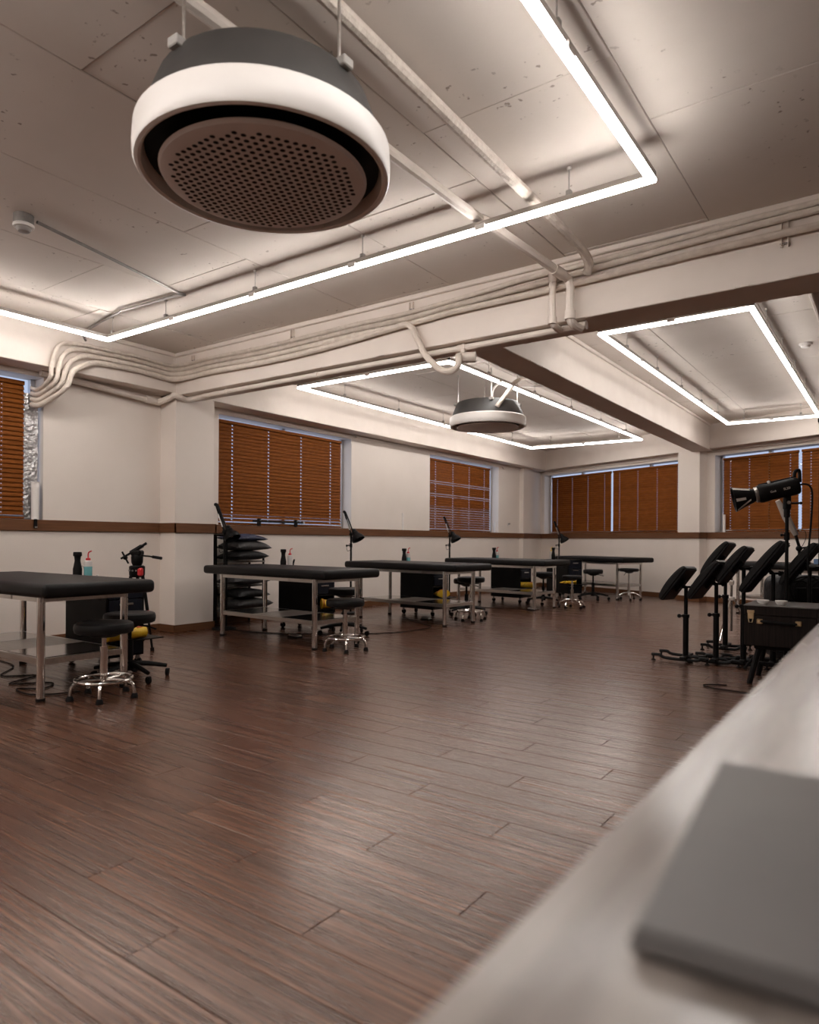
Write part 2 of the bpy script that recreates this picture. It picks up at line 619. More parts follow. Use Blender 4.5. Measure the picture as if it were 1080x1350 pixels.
# ceiling slab with cast panels
ce = put('ceiling', G().bx((-7.2, YBACK - 0.2, CEIL_Z + 0.006), (XR + 0.2, 16.8, CEIL_Z + 0.2)), SEAM)
tag(ce, kind='structure')
PX, PY = 0.98, 1.80
pan_meshes = {}
for i in range(-7, 4):
    for j in range(-4, 10):
        x0 = -4.93 + i * PX + (2 * PX)
        x0 = -4.93 + (i + 1) * PX
        y0 = 2.89 + (j - 2) * PY + (0.54 if i % 2 else 0)
        x1, y1 = x0 + PX, y0 + PY
        x0, x1 = max(x0, -7.0), min(x1, XR)
        y0, y1 = max(y0, YBACK), min(y1, 16.4)
        if x1 - x0 < 0.05 or y1 - y0 < 0.05 or y0 > far_y((x0 + x1) / 2) + 1.0:
            continue
        key = (round(x1 - x0, 3), round(y1 - y0, 3))
        if key not in pan_meshes:
            w, h = key
            pan_meshes[key] = G().box((w / 2, h / 2, 0.02), (w - 0.005, h - 0.005, 0.04), 0.003).mesh('panel', CEIL, 20)
        put('panel', pan_meshes[key], None, ce, (x0, y0, CEIL_Z + (0.003 if (i * 5 + j * 3) % 4 == 0 else 0)))

# left wall with three window openings
W1 = (1.20, 3.425, 2.64)
W2 = (5.575, 8.12, 2.615)
W3 = (10.30, 12.92, 2.615)
g = G()
T = 0.24
g.bx((XW - T, YBACK, 0), (XW, 15.6, SILL_T))
ys = [YBACK, W1[0], W1[1], W2[0], W2[1], W3[0], W3[1], 15.6]
for a, b in zip(ys[0::2], ys[1::2]):
    g.bx((XW - T, a, SILL_T), (XW, b, CEIL_Z + .006))
for a, b, t in (W1, W2, W3):
    g.bx((XW - T, a, t), (XW, b, CEIL_Z + .006))
tag(put('wall_left', g, WALL), kind='structure')
# plaster facing of the wall panels between the windows (slightly proud)
# far wall
W4 = (-3.27, 0.64, 2.595)
W5 = (1.28, 4.30, 2.595)
g = G()
g.bx((-4.2, 0, 0), (7.6, T, SILL_T))
for a, b in ((-4.2, W4[0]), (W4[1], W5[0]), (W5[1], 7.6)):
    g.bx((a, 0, SILL_T), (b, T, CEIL_Z + .006))
for a, b, t in (W4, W5):
    g.bx((a, 0, t), (b, T, CEIL_Z + .006))
o = put('wall_far', g, WALL)
o.matrix_world = FM
tag(o, kind='structure')
tag(put('wall_right', G().bx((XR, YBACK, 0), (XR + T, 12.0, CEIL_Z + .006)), WALLB), kind='structure')
tag(put('wall_back', G().bx((XW - T, YBACK - T, 0), (XR + T, YBACK, CEIL_Z + .006)), WALLB), kind='structure')

# columns
tag(put('column_left', G().bx((XW - .02, 4.75, 0), (XB, 5.285, 2.70), 0.004), WALL), kind='structure')
o = put('column_far', G().bx((0.655, -0.20, 0), (1.12, 0.02, 2.72), 0.004), WALL)
o.matrix_world = FM
tag(o, kind='structure')
tag(put('column_corner', G().bx((XW - .02, 13.9, 0), (XW + 0.10, 14.35, 2.72), 0.004), WALL), kind='structure')

# ceiling beams
def rough_beam(lo, hi):
    """concrete beam whose lower arrises are chipped a little"""
    g = G()
    g.bx(lo, hi, 0.006)
    rnd = random.Random(int(abs(lo[0]) * 100))
    ax = 0 if hi[0] - lo[0] > hi[1] - lo[1] else 1
    n = int((hi[ax] - lo[ax]) / 0.32)
    for k in range(n):
        p = lo[ax] + (k + rnd.random()) * 0.32
        for side in (0, 1):
            if rnd.random() < 0.55:
                ln = rnd.uniform(0.06, 0.24)
                c = [0, 0, lo[2] + 0.006]
                c[ax] = p
                c[1 - ax] = (lo, hi)[side][1 - ax]
                s = [0.012, 0.012, 0.012]
                s[ax] = ln
                g.box(c, s, 0.004)
    return g


tag(put('ceiling_beam_main', rough_beam((XW, 4.75, 2.665), (XR, 5.11, CEIL_Z + .006)), BEAM), kind='structure')
tag(put('ceiling_beam_left', rough_beam((XW - .01, YBACK, 2.69), (XB, 14.9, CEIL_Z + .006)), BEAM), kind='structure')
tag(put('ceiling_beam_cross', rough_beam((-3.03, 5.10, 2.675), (-2.71, 13.35, CEIL_Z + .006)), BEAM), kind='structure')
g = G().bx((-3.5, -0.20, 2.70), (7.5, 0.01, CEIL_Z + .006), 0.006)
o = put('ceiling_beam_far', g, BEAM)
o.matrix_world = FM
tag(o, kind='structure')
# cornice mouldings along the ceiling edge
g = G().bx((XB, 4.715, CEIL_Z - 0.045), (XR, 4.752, CEIL_Z - 0.002), 0.008)
g.bx((XB - .002, YBACK, CEIL_Z - 0.045), (XB + 0.035, 4.72, CEIL_Z - 0.002), 0.008)
tag(put('trim_1', g, BEAM), kind='structure')
g = G().bx((-2.712, 5.12, CEIL_Z - 0.04), (-2.68, 13.1, CEIL_Z - 0.002), 0.008)
g.bx((-0.62, 5.12, CEIL_Z - 0.025), (-0.59, 11.9, CEIL_Z - 0.001), 0.006)
tag(put('trim_2', g, BEAM), kind='structure')

# brown dado strip (doubles as window sill), and baseboards
g = G()
g.bx((XW - .12, YBACK, SILL_B), (XW + 0.022, 4.76, SILL_T), 0.004)
g.bx((XW, 4.728, SILL_B), (XB + 0.022, 4.752, SILL_T), 0.004)
g.bx((XB - .002, 4.728, SILL_B), (XB + 0.022, 5.31, SILL_T), 0.004)
g.bx((XW, 5.284, SILL_B), (XB + 0.022, 5.31, SILL_T), 0.004)
g.bx((XW - .12, 5.30, SILL_B), (XW + 0.022, 15.2, SILL_T), 0.004)
g.bx((XW, 13.88, SILL_B), (XW + 0.122, 14.37, SILL_T), 0.004)
tag(put('trim_3', g, RAIL), kind='structure')
g = G()
g.bx((-3.5, -0.022, SILL_B), (7.4, 0.12, SILL_T), 0.004)
g.bx((0.633, -0.222, SILL_B), (1.142, -0.19, SILL_T), 0.004)
g.bx((0.633, -0.222, SILL_B), (0.657, 0.01, SILL_T), 0.004)
g.bx((1.118, -0.222, SILL_B), (1.142, 0.01, SILL_T), 0.004)
o = put('trim_4', g, RAIL)
o.matrix_world = FM
tag(o, kind='structure')
g = G()
g.bx((XW, YBACK, 0), (XW + 0.014, 4.76, 0.085), 0.003)
g.bx((XW, 4.737, 0), (XB + 0.013, 4.752, 0.085), 0.003)
g.bx((XB, 4.737, 0), (XB + 0.013, 5.30, 0.085), 0.003)
g.bx((XW, 5.284, 0), (XB + 0.013, 5.30, 0.085), 0.003)
g.bx((XW, 5.29, 0), (XW + 0.014, 15.2, 0.085), 0.003)
tag(put('baseboard_left', g, RAIL), kind='structure')
g = G()
g.bx((-3.45, -0.014, 0), (7.3, 0, 0.085), 0.003)
g.bx((0.643, -0.213, 0), (1.132, -0.198, 0.085), 0.003)
g.bx((0.643, -0.213, 0), (0.657, 0, 0.085), 0.003)
g.bx((1.118, -0.213, 0), (1.132, 0, 0.085), 0.003)
o = put('baseboard_far', g, RAIL)
o.matrix_world = FM
tag(o, kind='structure')


# ------------------------------------------------------------------ windows
def window(name, M, x0, x1, z0, z1, mull):
    """aluminium window, local x along the wall, +y outdoors"""
    y = 0.17
    z1 += 0.055
    g = G()
    f = 0.045
    for a, b in ((x0, x0 + f), (x1 - f, x1)):
        g.bx((a, y, z0), (b, y + 0.06, z1), 0.004)
    for a, b in ((z0, z0 + f), (z1 - f, z1)):
        g.bx((x0, y, a), (x1, y + 0.06, b), 0.004)
    for m_ in mull:
        g.bx((m_ - 0.03, y, z0), (m_ + 0.03, y + 0.06, z1), 0.004)
    o = put(name, g, ALU)
    o.matrix_world = M
    tag(o, kind='structure')
    xs = [x0] + list(mull) + [x1]
    for a, b in zip(xs, xs[1:]):
        put('pane', G().bx((a + 0.02, y + 0.025, z0 + 0.02), (b - 0.02, y + 0.031, z1 - 0.02)), GLASS, o)
    return o


ML = Matrix.Translation((XW, 0, 0)) @ Matrix.Rotation(pi / 2, 4, 'Z')      # local x = +Y, local +y = -X
window('window_1', ML, W1[0], W1[1], SILL_T, W1[2], [2.3])
window('window_2', ML, W2[0], W2[1], SILL_T, W2[2], [6.85])
window('window_3', ML, W3[0], W3[1], SILL_T, W3[2], [11.6])
window('window_4', FM, W4[0], W4[1], SILL_T, W4[2], [-2.2, -0.3])
window('window_5', FM, W5[0], W5[1], SILL_T, W5[2], [2.2, 3.3])


def slat_mesh(w, cords, hole, rows):
    """thin curved slat along x with a punched hole at each ladder cord"""
    n = 5
    d = 0.052
    prof = [(-d / 2 + d * k / n, 0.0035 * (1 - (2 * k / n - 1) ** 2)) for k in range(n + 1)]
    xs = [0.0]
    holes = set()
    for c in cords:
        xs += [c - hole, c + hole]
        holes.add(len(xs) - 2)
    xs.append(w)
    tb = bmesh.new()
    grid = [[tb.verts.new((x, y, z)) for y, z in prof] for x in xs]
    for i in range(len(xs) - 1):
        for k in range(n):
            if i in holes and k in rows:
                continue
            tb.faces.new((grid[i][k], grid[i + 1][k], grid[i + 1][k + 1], grid[i][k + 1]))
    tb.normal_update()
    r = bmesh.ops.solidify(tb, geom=list(tb.faces), thickness=0.0025)
    bmesh.ops.recalc_face_normals(tb, faces=tb.faces)
    g = G()
    g._add(tb)
    return g.mesh('slat', SLAT, 30)


def blind(M, x0, x1, ztop, zbot, tilt, label, cords=4, y=0.055, hole=0.010, rows=(2, 3)):
    w = x1 - x0
    root = thing('wooden_blind', label, 'window blind', group='brown wooden blinds')
    root.matrix_world = M @ Matrix.Translation((x0, y, 0))
    put('head_rail', G().box((w / 2, 0, ztop - 0.02), (w, 0.045, 0.04), 0.004), SLAT, root)
    cx = [w * (0.10 + 0.8 * k / (cords - 1)) for k in range(cords)]
    sm = slat_mesh(w, cx, hole, rows)
    n = int(round((ztop - 0.05 - zbot - 0.03) / 0.0455))
    pitch = (ztop - 0.05 - zbot - 0.03) / n
    for k in range(n):
        o = put('slat', sm, None, root, (0, 0, ztop - 0.062 - k * pitch))
        o.rotation_euler = (radians(tilt(k / (n - 1))), 0, 0)
    put('bottom_rail', G().box((w / 2, 0, zbot + 0.012), (w, 0.05, 0.02), 0.004), SLAT, root)
    for c in cx:
        put('cord', G().cyl((c, -0.027, ztop - .03), (c, -0.027, zbot + 0.02), 0.0016, n=5), CORD, root)
    return root


CL = lambda t: 74.0
blind(ML, 1.22, 3.262, 2.58, 1.238, lambda t: 68.0, 'brown wooden blind with tilted slats, cut off by the left picture edge', 3, hole=0.004, rows=(2,))
blind(ML, 5.60, 7.93, 2.565, 1.240, lambda t: 74.0 if t < 0.93 else 52.0, 'closed brown wooden blind right of the wall column, in the widest left-wall window', 4)
blind(ML, 10.34, 12.62, 2.565, 1.238, lambda t: (74.0 if t < 0.28 else (70.0 if t < 0.66 else 58.0)) - (20 if 0.28 < t < 0.31 or 0.48 < t < 0.51 else 0),
      'brown wooden blind with half-open lower slats, beside the room corner', 4)
blind(FM, -3.06, -1.225, 2.535, 1.238, CL, 'closed brown wooden blind on the far wall nearest the corner, left of a gap', 4, hole=0.008, rows=(2,))
blind(FM, -1.17, 0.63, 2.535, 1.2385, CL, 'closed brown wooden blind on the far wall just left of the column', 4, hole=0.008, rows=(2,))
blind(FM, 1.42, 2.755, 2.535, 1.238, CL, 'closed brown wooden blind right of the far column, behind the studio lamp head', 4, hole=0.008, rows=(2,))
blind(FM, 2.81, 4.25, 2.535, 1.238, CL, 'closed brown wooden blind at the right picture edge beyond the lamp cable', 4, hole=0.008, rows=(2,))


# ------------------------------------------------------------------ LED light loops
def led_loop(x0, x1, y0, y1, z, wires, label, LEDM):
    root = thing('linear_light', label, 'ceiling light', ((x0 + x1) / 2, (y0 + y1) / 2, z), group='rectangular LED light frames')
    cx, cy = root.location.x, root.location.y
    a, b, c, d = x0 - cx, x1 - cx, y0 - cy, y1 - cy
    w, t = 0.021, 0.026
    for p, q in (((a, c), (b, c)), ((a, d), (b, d)), ((a, c), (a, d)), ((b, c), (b, d))):
        hx = 0 if p[0] != q[0] else 1
        e = w if hx == 0 else -w
        put('diffuser', G().bx((p[0] - w if hx else p[0] - w, p[1] - (w if not hx else -w), -t / 2), (q[0] + w, q[1] + (w if not hx else -w), t / 2), 0.008, 2), LEDM, root)
        put('housing', G().bx((p[0] - .019, p[1] - .019, t / 2 + 0.001), (q[0] + .019, q[1] + .019, t / 2 + 0.032), 0.002), STEEL, root)
        ln = (q[0] - p[0]) if hx == 0 else (q[1] - p[1])
        k = max(1, int(ln / 1.2))
        for i in range(1, k + 1):
            tt = i / (k + 1)
            P = (p[0] + (q[0] - p[0]) * tt, p[1] + (q[1] - p[1]) * tt)
            put('joint_clip', G().box((P[0], P[1], 0.012), (0.07 if hx == 0 else 0.048, 0.048 if hx == 0 else 0.07, 0.036), 0.004), WHITE, root)
    for (x, y) in wires:
        g = G().cyl((x - cx, y - cy, t / 2 + .03), (x - cx, y - cy, CEIL_Z - z - 0.001), 0.0035, n=6)
        wr = put('hanger_wire', g, STEEL, root)
        put('wire_clamp', G().box((x - cx, y - cy, t / 2 + 0.045), (0.03, 0.03, 0.034), 0.004), GREYP, wr)
        put('ceiling_anchor', G().cyl((x - cx, y - cy, CEIL_Z - z - 0.02), (x - cx, y - cy, CEIL_Z - z - 0.001), 0.012, n=10), WHITE, wr)
    return root


def ring_wires(x0, x1, y0, y1, n, m):
    P = []
    for i in range(n):
        t = (i + 0.3) / (n - 0.4)
        P += [(x0 + (x1 - x0) * t, y0), (x0 + (x1 - x0) * t, y1)]
    for i in range(m):
        t = (i + 0.7) / (m + 0.4)
        P += [(x0, y0 + (y1 - y0) * t), (x1, y0 + (y1 - y0) * t)]
    return P


LZ = 2.925
led_loop(-6.08, -1.05, 0.25, 3.61, LZ, [(-6.0, 3.61), (-5.18, 3.61), (-4.05, 3.61), (-2.98, 3.61), (-1.5, 3.61), (-6.08, 1.9), (-6.08, 0.6), (-1.05, 2.4), (-1.05, 0.8), (-4.0, .25), (-2.3, .25)],
         'glowing LED frame hung nearest the camera, wrapping the perforated ceiling unit', LED_NEAR)
led_loop(-6.08, -1.05, -3.1, -0.4, LZ, ring_wires(-6.08, -1.05, -3.1, -0.4, 3, 2), 'added LED frame hung unseen behind the camera station, brightening the near half', LED_NEAR)  # unseen extra loop, added to brighten the near bay
led_loop(-6.02, -3.84, 6.09, 12.65, LZ, ring_wires(-6.02, -3.84, 6.09, 12.65, 2, 5), 'glowing LED frame beyond the main beam, around the round hanging air unit', LED_FAR)
l3 = led_loop(-2.20, -0.965, 6.04, 11.71, LZ, ring_wires(-2.20, -0.965, 6.04, 11.71, 2, 5), 'narrow glowing LED frame right of the cross beam, above the arm rests', LED_NARROW)
put('driver_box', G().box((0.10, 6.04 - 8.875, 0.075), (0.11, 0.05, 0.05), 0.006), PIPE, l3)
put('driver_box', G().box((0.55, 6.04 - 8.875, 0.085), (0.09, 0.06, 0.07), 0.006), PIPE, l3)


# ------------------------------------------------------------------ round air conditioners
def air_unit(loc, label, grille, turn):
    root = thing('air_conditioner', label, 'air conditioner', loc, group='round hanging air conditioners')
    put('casing', G().lathe([(0, 0.31), (0.34, 0.31), (0.378, 0.30), (0.392, 0.28), (0.452, 0.125), (0.455, 0.10), (0, 0.10)], 48), GREYD, root)
    put('outer_ring', G().lathe([(0.43, 0.125), (0.462, 0.125), (0.472, 0.115), (0.476, 0.06), (0.474, 0.012), (0.468, 0.002), (0.455, -0.002), (0.445, 0.004), (0.44, 0.03), (0.43, 0.06)], 64, close=True), WHITE, root)
    put('air_slot', G().lathe([(0, 0.05), (0.434, 0.05), (0.434, 0.085), (0, 0.085)], 48), BLACK, root)
    dk = put('grille_disc', G().lathe([(0, -0.034), (0.2, -0.031), (0.34, -0.022), (0.378, -0.013), (0.386, 0.0), (0.37, 0.012), (0, 0.03)], 64), DISC, root)
    if grille:
        tb = bmesh.new()
        k = 0
        st = 0.031
        for i in range(-13, 14):
            for j in range(-15, 16):
                x = i * st + (st / 2 if j % 2 else 0)
                y = j * st * 0.866
                r = hypot(x, y)
                if r > 0.345:
                    continue
                zz = (-0.0346 + 0.003 * r / 0.2) if r < 0.2 else (-0.0316 + 0.009 * (r - 0.2) / 0.14 if r < 0.34 else -0.0226)
                vs = [tb.verts.new((x + 0.010 * cos(q * pi / 4), y + 0.010 * sin(q * pi / 4), zz)) for q in range(8)]
                tb.faces.new(list(reversed(vs)))
        g = G()
        g._add(tb)
        tag(put('grille_holes', g, BLACK, root), kind='stuff')
    for q in range(4):
        a = turn + q * pi / 2
        x, y = 0.37 * cos(a), 0.37 * sin(a)
        rd = put('threaded_rod', G().cyl((x, y, 0.27), (x, y, CEIL_Z - loc[2] - 0.001), 0.006, n=8), STEEL, root)
        put('rod_bracket', G().box((x * 1.06, y * 1.06, 0.285), (0.05, 0.05, 0.035), 0.004), GREYP, rd)
    for q in range(2):
        a = radians(200 + q * 9)
        put('side_vent', G().box((0.428 * cos(a), 0.428 * sin(a), 0.20 - q * 0.05), (0.01, 0.045, 0.012), 0.003, rot=Matrix.Rotation(a, 4, 'Z')), BLACK, root)
    return root


P1 = polar(347, 2.62, 2.425)
air_unit(tuple(P1), 'round air conditioner with a perforated disc, cut by the top edge of the photo', True, 0.0)
P2 = polar(642, 8.6, 2.475)
air_unit(tuple(P2), 'round air conditioner with a black casing and white ring, hanging mid-room', False, YAW)
# hoses from the second unit up to the cross beam
h0 = P2 + Vector((0.06, -0.05, 0.30))
g = G().tube([P2 + RIGHT * 0.06 - FWD * 0.42 + UP * 0.18, P2 + RIGHT * 0.12 - FWD * 0.41 + UP * 0.26, P2 + RIGHT * 0.24 - FWD * 0.30 + UP * 0.42, P2 + RIGHT * 0.36 - FWD * 0.12 + UP * 0.565, P2 + Vector((0.62, 0.22, 0.59)), (-3.12, P2.y + 0.9, 3.04), (-3.08, P2.y + 1.5, 3.02)], 0.026, 10, smooth=6)
tag(put('insulated_hose', g, WRAP), 'cream insulated hose rising from the hanging black air conditioner to the beam', 'hose', 'air conditioner hoses')
g = G().tube([P2 + RIGHT * 0.07 + UP * 0.31, P2 + RIGHT * 0.055 + UP * 0.42, P2 + RIGHT * 0.10 + UP * 0.52, P2 + RIGHT * 0.22 + FWD * 0.1 + UP * 0.58, P2 + RIGHT * 0.50 + FWD * 0.45 + UP * 0.61, (-3.09, P2.y + 0.95, 3.085)], 0.013, 8, smooth=6)
tag(put('thin_hose', g, WHITE), 'thin pale hose looping up from the top of the hanging air conditioner', 'hose', 'air conditioner hoses')

# ------------------------------------------------------------------ pipes on beams
def pipe(name, pts, r, label, m=PIPE, n=10, smooth=5, couplings=(), group=None, cat='pipe'):
    o = put(name, G().tube(pts, r, n, smooth=smooth), m)
    tag(o, label, cat, group)
    for c in couplings:
        a, b = Vector(c[0]), Vector(c[1])
        put('coupling', G().cyl(a, b, r * 1.22, n=14), m, o)
    return o


zb = [2.978, 2.932, 2.882, 2.828]
offs = [0.0, 0.0, 0.0, 0.0]
bundle_labels = ['top insulated pipe of the bundle along the main beam',
                 'second insulated pipe from the top in the wall-beam bundle',
                 'third insulated pipe from the top in the wall-beam bundle',
                 'lowest insulated pipe of the bundle, ending in the drooping hose']
for k in range(4):
    z = zb[k]
    yb, xb = 4.72 - 0.003 * k, XB + 0.03 + 0.003 * k
    dz = 0.10 if k == 0 else (0.10 if k == 1 else 0.0)
    bend = [(XW - 0.05, 3.335, 2.53 - 0.055 * k), (XW + 0.08, 3.335 + 0.012 * k, 2.50 - 0.045 * k), (XB + 0.02, 3.335 + 0.05 * k, 2.58 - 0.02 * k),
            (XB + 0.055, 3.335 + 0.065 * k, 2.70 - 0.012 * k), (xb + 0.01, 3.39 + 0.070 * k, z - 0.10), (xb, 3.52 + 0.075 * k, z - 0.02), (xb, 3.86, z), (xb, 4.25, z + 0.01), (xb + 0.01, 4.55, z - 0.005),
            (xb + 0.05, yb - 0.06, z - 0.01), (xb + 0.22, yb - 0.005, z - 0.005)]
    run = [(-6.0, yb, z + 0.005), (-5.2, yb, z - 0.01), (-4.6, yb, z - 0.005), (-4.0, yb, z + 0.005), (-3.42, yb, z)]
    if k == 3:
        pts = bend + run[:3] + [(-4.0, yb, z + 0.02), (-3.55, yb - 0.005, z + 0.045), (-3.37, yb - 0.012, z + 0.04), (-3.27, yb - 0.02, z - 0.10), (-3.19, yb - 0.03, z - 0.24), (-3.06, yb - 0.03, z - 0.37),
                                (-2.97, yb - 0.02, z - 0.41), (-2.90, yb + 0.01, z - 0.37), (-2.90, yb + 0.03, z - 0.27)]
    else:
        tail = [(-2.9, yb, z + 0.02), (-2.3, yb, z + 0.035 + 0.02 * (k == 0)), (-1.7, yb, z + 0.06), (-1.0, yb, z + 0.085), (-0.3, yb, z + 0.10), (0.8, yb, z + 0.11), (2.7, yb, z + 0.11)]
        if k == 2:
            tail = [(p[0], p[1] - 0.004, p[2] - 0.012 * i) for i, p in enumerate(tail)]
        pts = bend + run + tail
    r = [0.020, 0.022, 0.024, 0.027][k]
    o = pipe('insulated_pipe', pts, r, bundle_labels[k], WRAP, smooth=6, group='insulated pipes bundled along the beams')
    rnd = random.Random(k)
    for q in range(7):
        x = rnd.uniform(-6.0, -3.6)
        zz = z
        for a, b in zip(run, run[1:]):
            if a[0] <= x <= b[0]:
                zz = a[2] + (b[2] - a[2]) * (x - a[0]) / (b[0] - a[0])
        if k < 3:
            put('tape_band', G().cyl((x, yb, zz), (x + 0.035, yb, zz), r * 1.1, n=12), PIPE, o)

pipe('drain_pipe', [(XW + 0.07, 3.36, 2.672), (XW + 0.075, 3.9, 2.645), (XW + 0.08, 4.60, 2.60), (XW + 0.10, 4.66, 2.598), (XB - 0.02, 4.70, 2.64), (XB + 0.03, 4.705, 2.655),
                    (XB + 0.055, 4.78, 2.645), (XB + 0.06, 4.84, 2.635), (XB + 0.12, 4.87, 2.632), (XB + 0.4, 4.86, 2.634)], 0.034,
     'fat painted drain pipe running under the left beam and around the column', smooth=4,
     couplings=[((XW + 0.085, 4.50, 2.606), (XW + 0.09, 4.60, 2.60))], group='painted drain pipes')
pipe('drain_pipe', [(XB + 0.38, 4.82, 2.626), (-5.2, 4.82, 2.628), (-4.2, 4.82, 2.630), (-3.0, 4.82, 2.630), (-2.25, 4.82, 2.632), (-1.93, 4.82, 2.632)], 0.026,
     'long painted drain pipe slung below the main beam edge', smooth=2,
     couplings=[((-5.85, 4.82, 2.627), (-5.82, 4.82, 2.627)), ((-4.55, 4.82, 2.629), (-4.51, 4.82, 2.629)), ((-2.95, 4.82, 2.63), (-2.88, 4.82, 2.63)), ((-1.96, 4.82, 2.632), (-1.86, 4.82, 2.632))], group='painted drain pipes')
pipe('drop_pipe', [(-2.055, 4.655, 3.02), (-2.055, 4.655, 2.95), (-2.055, 4.655, 2.68), (-2.055, 4.69, 2.628), (-2.055, 4.79, 2.622)], 0.026,
     'left one of two upright painted pipes crossing the face of the main beam', smooth=3, couplings=[((-2.055, 4.655, 2.93), (-2.055, 4.655, 2.99)), ((-2.055, 4.655, 2.68), (-2.055, 4.655, 2.63))], group='upright pipes on the main beam')
pipe('drop_pipe', [(-2.13, 0.9, 3.02), (-2.10, 3.4, 3.015), (-2.07, 3.72, 3.01), (-1.95, 4.56, 2.94), (-1.925, 4.65, 2.90), (-1.92, 4.655, 2.80), (-1.92, 4.655, 2.66), (-1.915, 4.70, 2.615), (-1.89, 4.78, 2.600)], 0.031,
     'painted pipe running under the ceiling and turning down the main beam', smooth=3, couplings=[((-1.965, 4.46, 2.948), (-1.945, 4.58, 2.938)), ((-1.92, 4.655, 2.70), (-1.92, 4.655, 2.64))], group='upright pipes on the main beam')
pipe('bent_pipe', [(-1.72, 0.9, 3.06), (-1.75, 3.4, 3.05), (-1.76, 4.3, 3.045), (-1.765, 4.52, 3.03), (-1.77, 4.62, 2.99), (-1.80, 4.66, 2.94)], 0.032,
     'wrapped pipe crossing the ceiling and bending into the bundle beside the upright pipe', WRAP, smooth=4)

# junction box under the beam with end cap
jb = put('junction_box', G().cyl((-2.93, 4.79, 2.545), (-2.80, 4.84, 2.545), 0.042, n=20), PIPE)
tag(jb, 'round grey junction box under the main beam where the drooping hose ends', 'junction box')
put('neck', G().cyl((-2.90, 4.80, 2.58), (-2.90, 4.82, 2.665), 0.02, n=12), PIPE, jb)

# pipe hangers on the main beam
def hanger(x, z0, z1, label, y=4.735):
    o = thing('strap_hanger', label, 'pipe hanger', (x, y, z0), group='pipe hangers on the beam face')
    put('strut', G().box((-0.018, 0, (z1 - z0) / 2), (0.006, 0.02, z1 - z0), 0.001), PIPE, o)
    put('strut', G().box((0.018, 0, (z1 - z0) / 2), (0.006, 0.02, z1 - z0), 0.001), PIPE, o)
    put('cross_bolt', G().cyl((-0.026, 0, 0.02), (0.026, 0, 0.02), 0.005, n=8), GALV, o)
    return o


hanger(-0.575, 2.86, 3.11, 'long metal strap hanger on the main beam near the right picture edge')
hanger(-4.78, 2.99, 3.09, 'small metal hanger left of the drooping hose, above the pipes')
hanger(-3.37, 2.99, 3.07, 'small metal hanger directly above the drooping hose')
hanger(-6.30, 2.99, 3.06, 'small metal hanger beside the room corner above the pipe bend')
o = put('wall_bracket', G().bx((-1.60, 4.735, 2.99), (-1.50, 4.75, 3.08), 0.003).box((-1.52, 4.733, 3.03), (0.01, 0.01, 0.05)), PIPE)
tag(o, 'painted metal plate on the main beam right of the bent pipe', 'bracket')

# ceiling conduits and detectors
pipe('conduit', [(-4.57, 2.22, 3.105), (-4.72, 2.85, 3.105), (-4.90, 3.54, 3.105), (-4.96, 3.56, 3.105), (-5.68, 3.52, 3.105), (-5.76, 3.53, 3.105), (-6.56, 3.66, 3.105), (-6.59, 3.68, 3.02)], 0.011,
     'bare grey steel conduit zigzagging from the smoke detector to the wall', GALV, smooth=2, cat='conduit')
pipe('conduit', [(-1.0, 5.98, 3.115), (-0.2, 5.80, 3.115), (1.2, 5.5, 3.115)], 0.012, 'thin painted conduit on the ceiling right of the narrow light frame', PIPE, smooth=1, cat='conduit')


def detector(loc, label, boxed):
    root = thing('smoke_detector', label, 'smoke detector', loc)
    if boxed:
        put('mounting_box', G().lathe([(0, 0), (0.060, 0), (0.060, -0.055), (0.058, -0.06), (0, -0.06)], 20), GALVD, root)
    z = -0.06 if boxed else 0
    put('base', G().lathe([(0, z), (0.062, z), (0.064, z - 0.008), (0.060, z - 0.020), (0, z - 0.022)], 28), WHITE, root)
    put('sensor_dome', G().lathe([(0, z - 0.02), (0.046, z - 0.02), (0.044, z - 0.034), (0.034, z - 0.045), (0, z - 0.05)], 28), GREYP if boxed else WHITE, root)
    return root


detector((-4.60, 2.15, CEIL_Z), 'white smoke detector on a metal box at the upper left', True)
detector((-0.80, 8.2, CEIL_Z), 'small white smoke detector on the ceiling right of the narrow light frame', False)


# ------------------------------------------------------------------ treatment beds
BED_L, BED_W, BZT, BZB = 1.94, 0.78, 0.768, 0.678


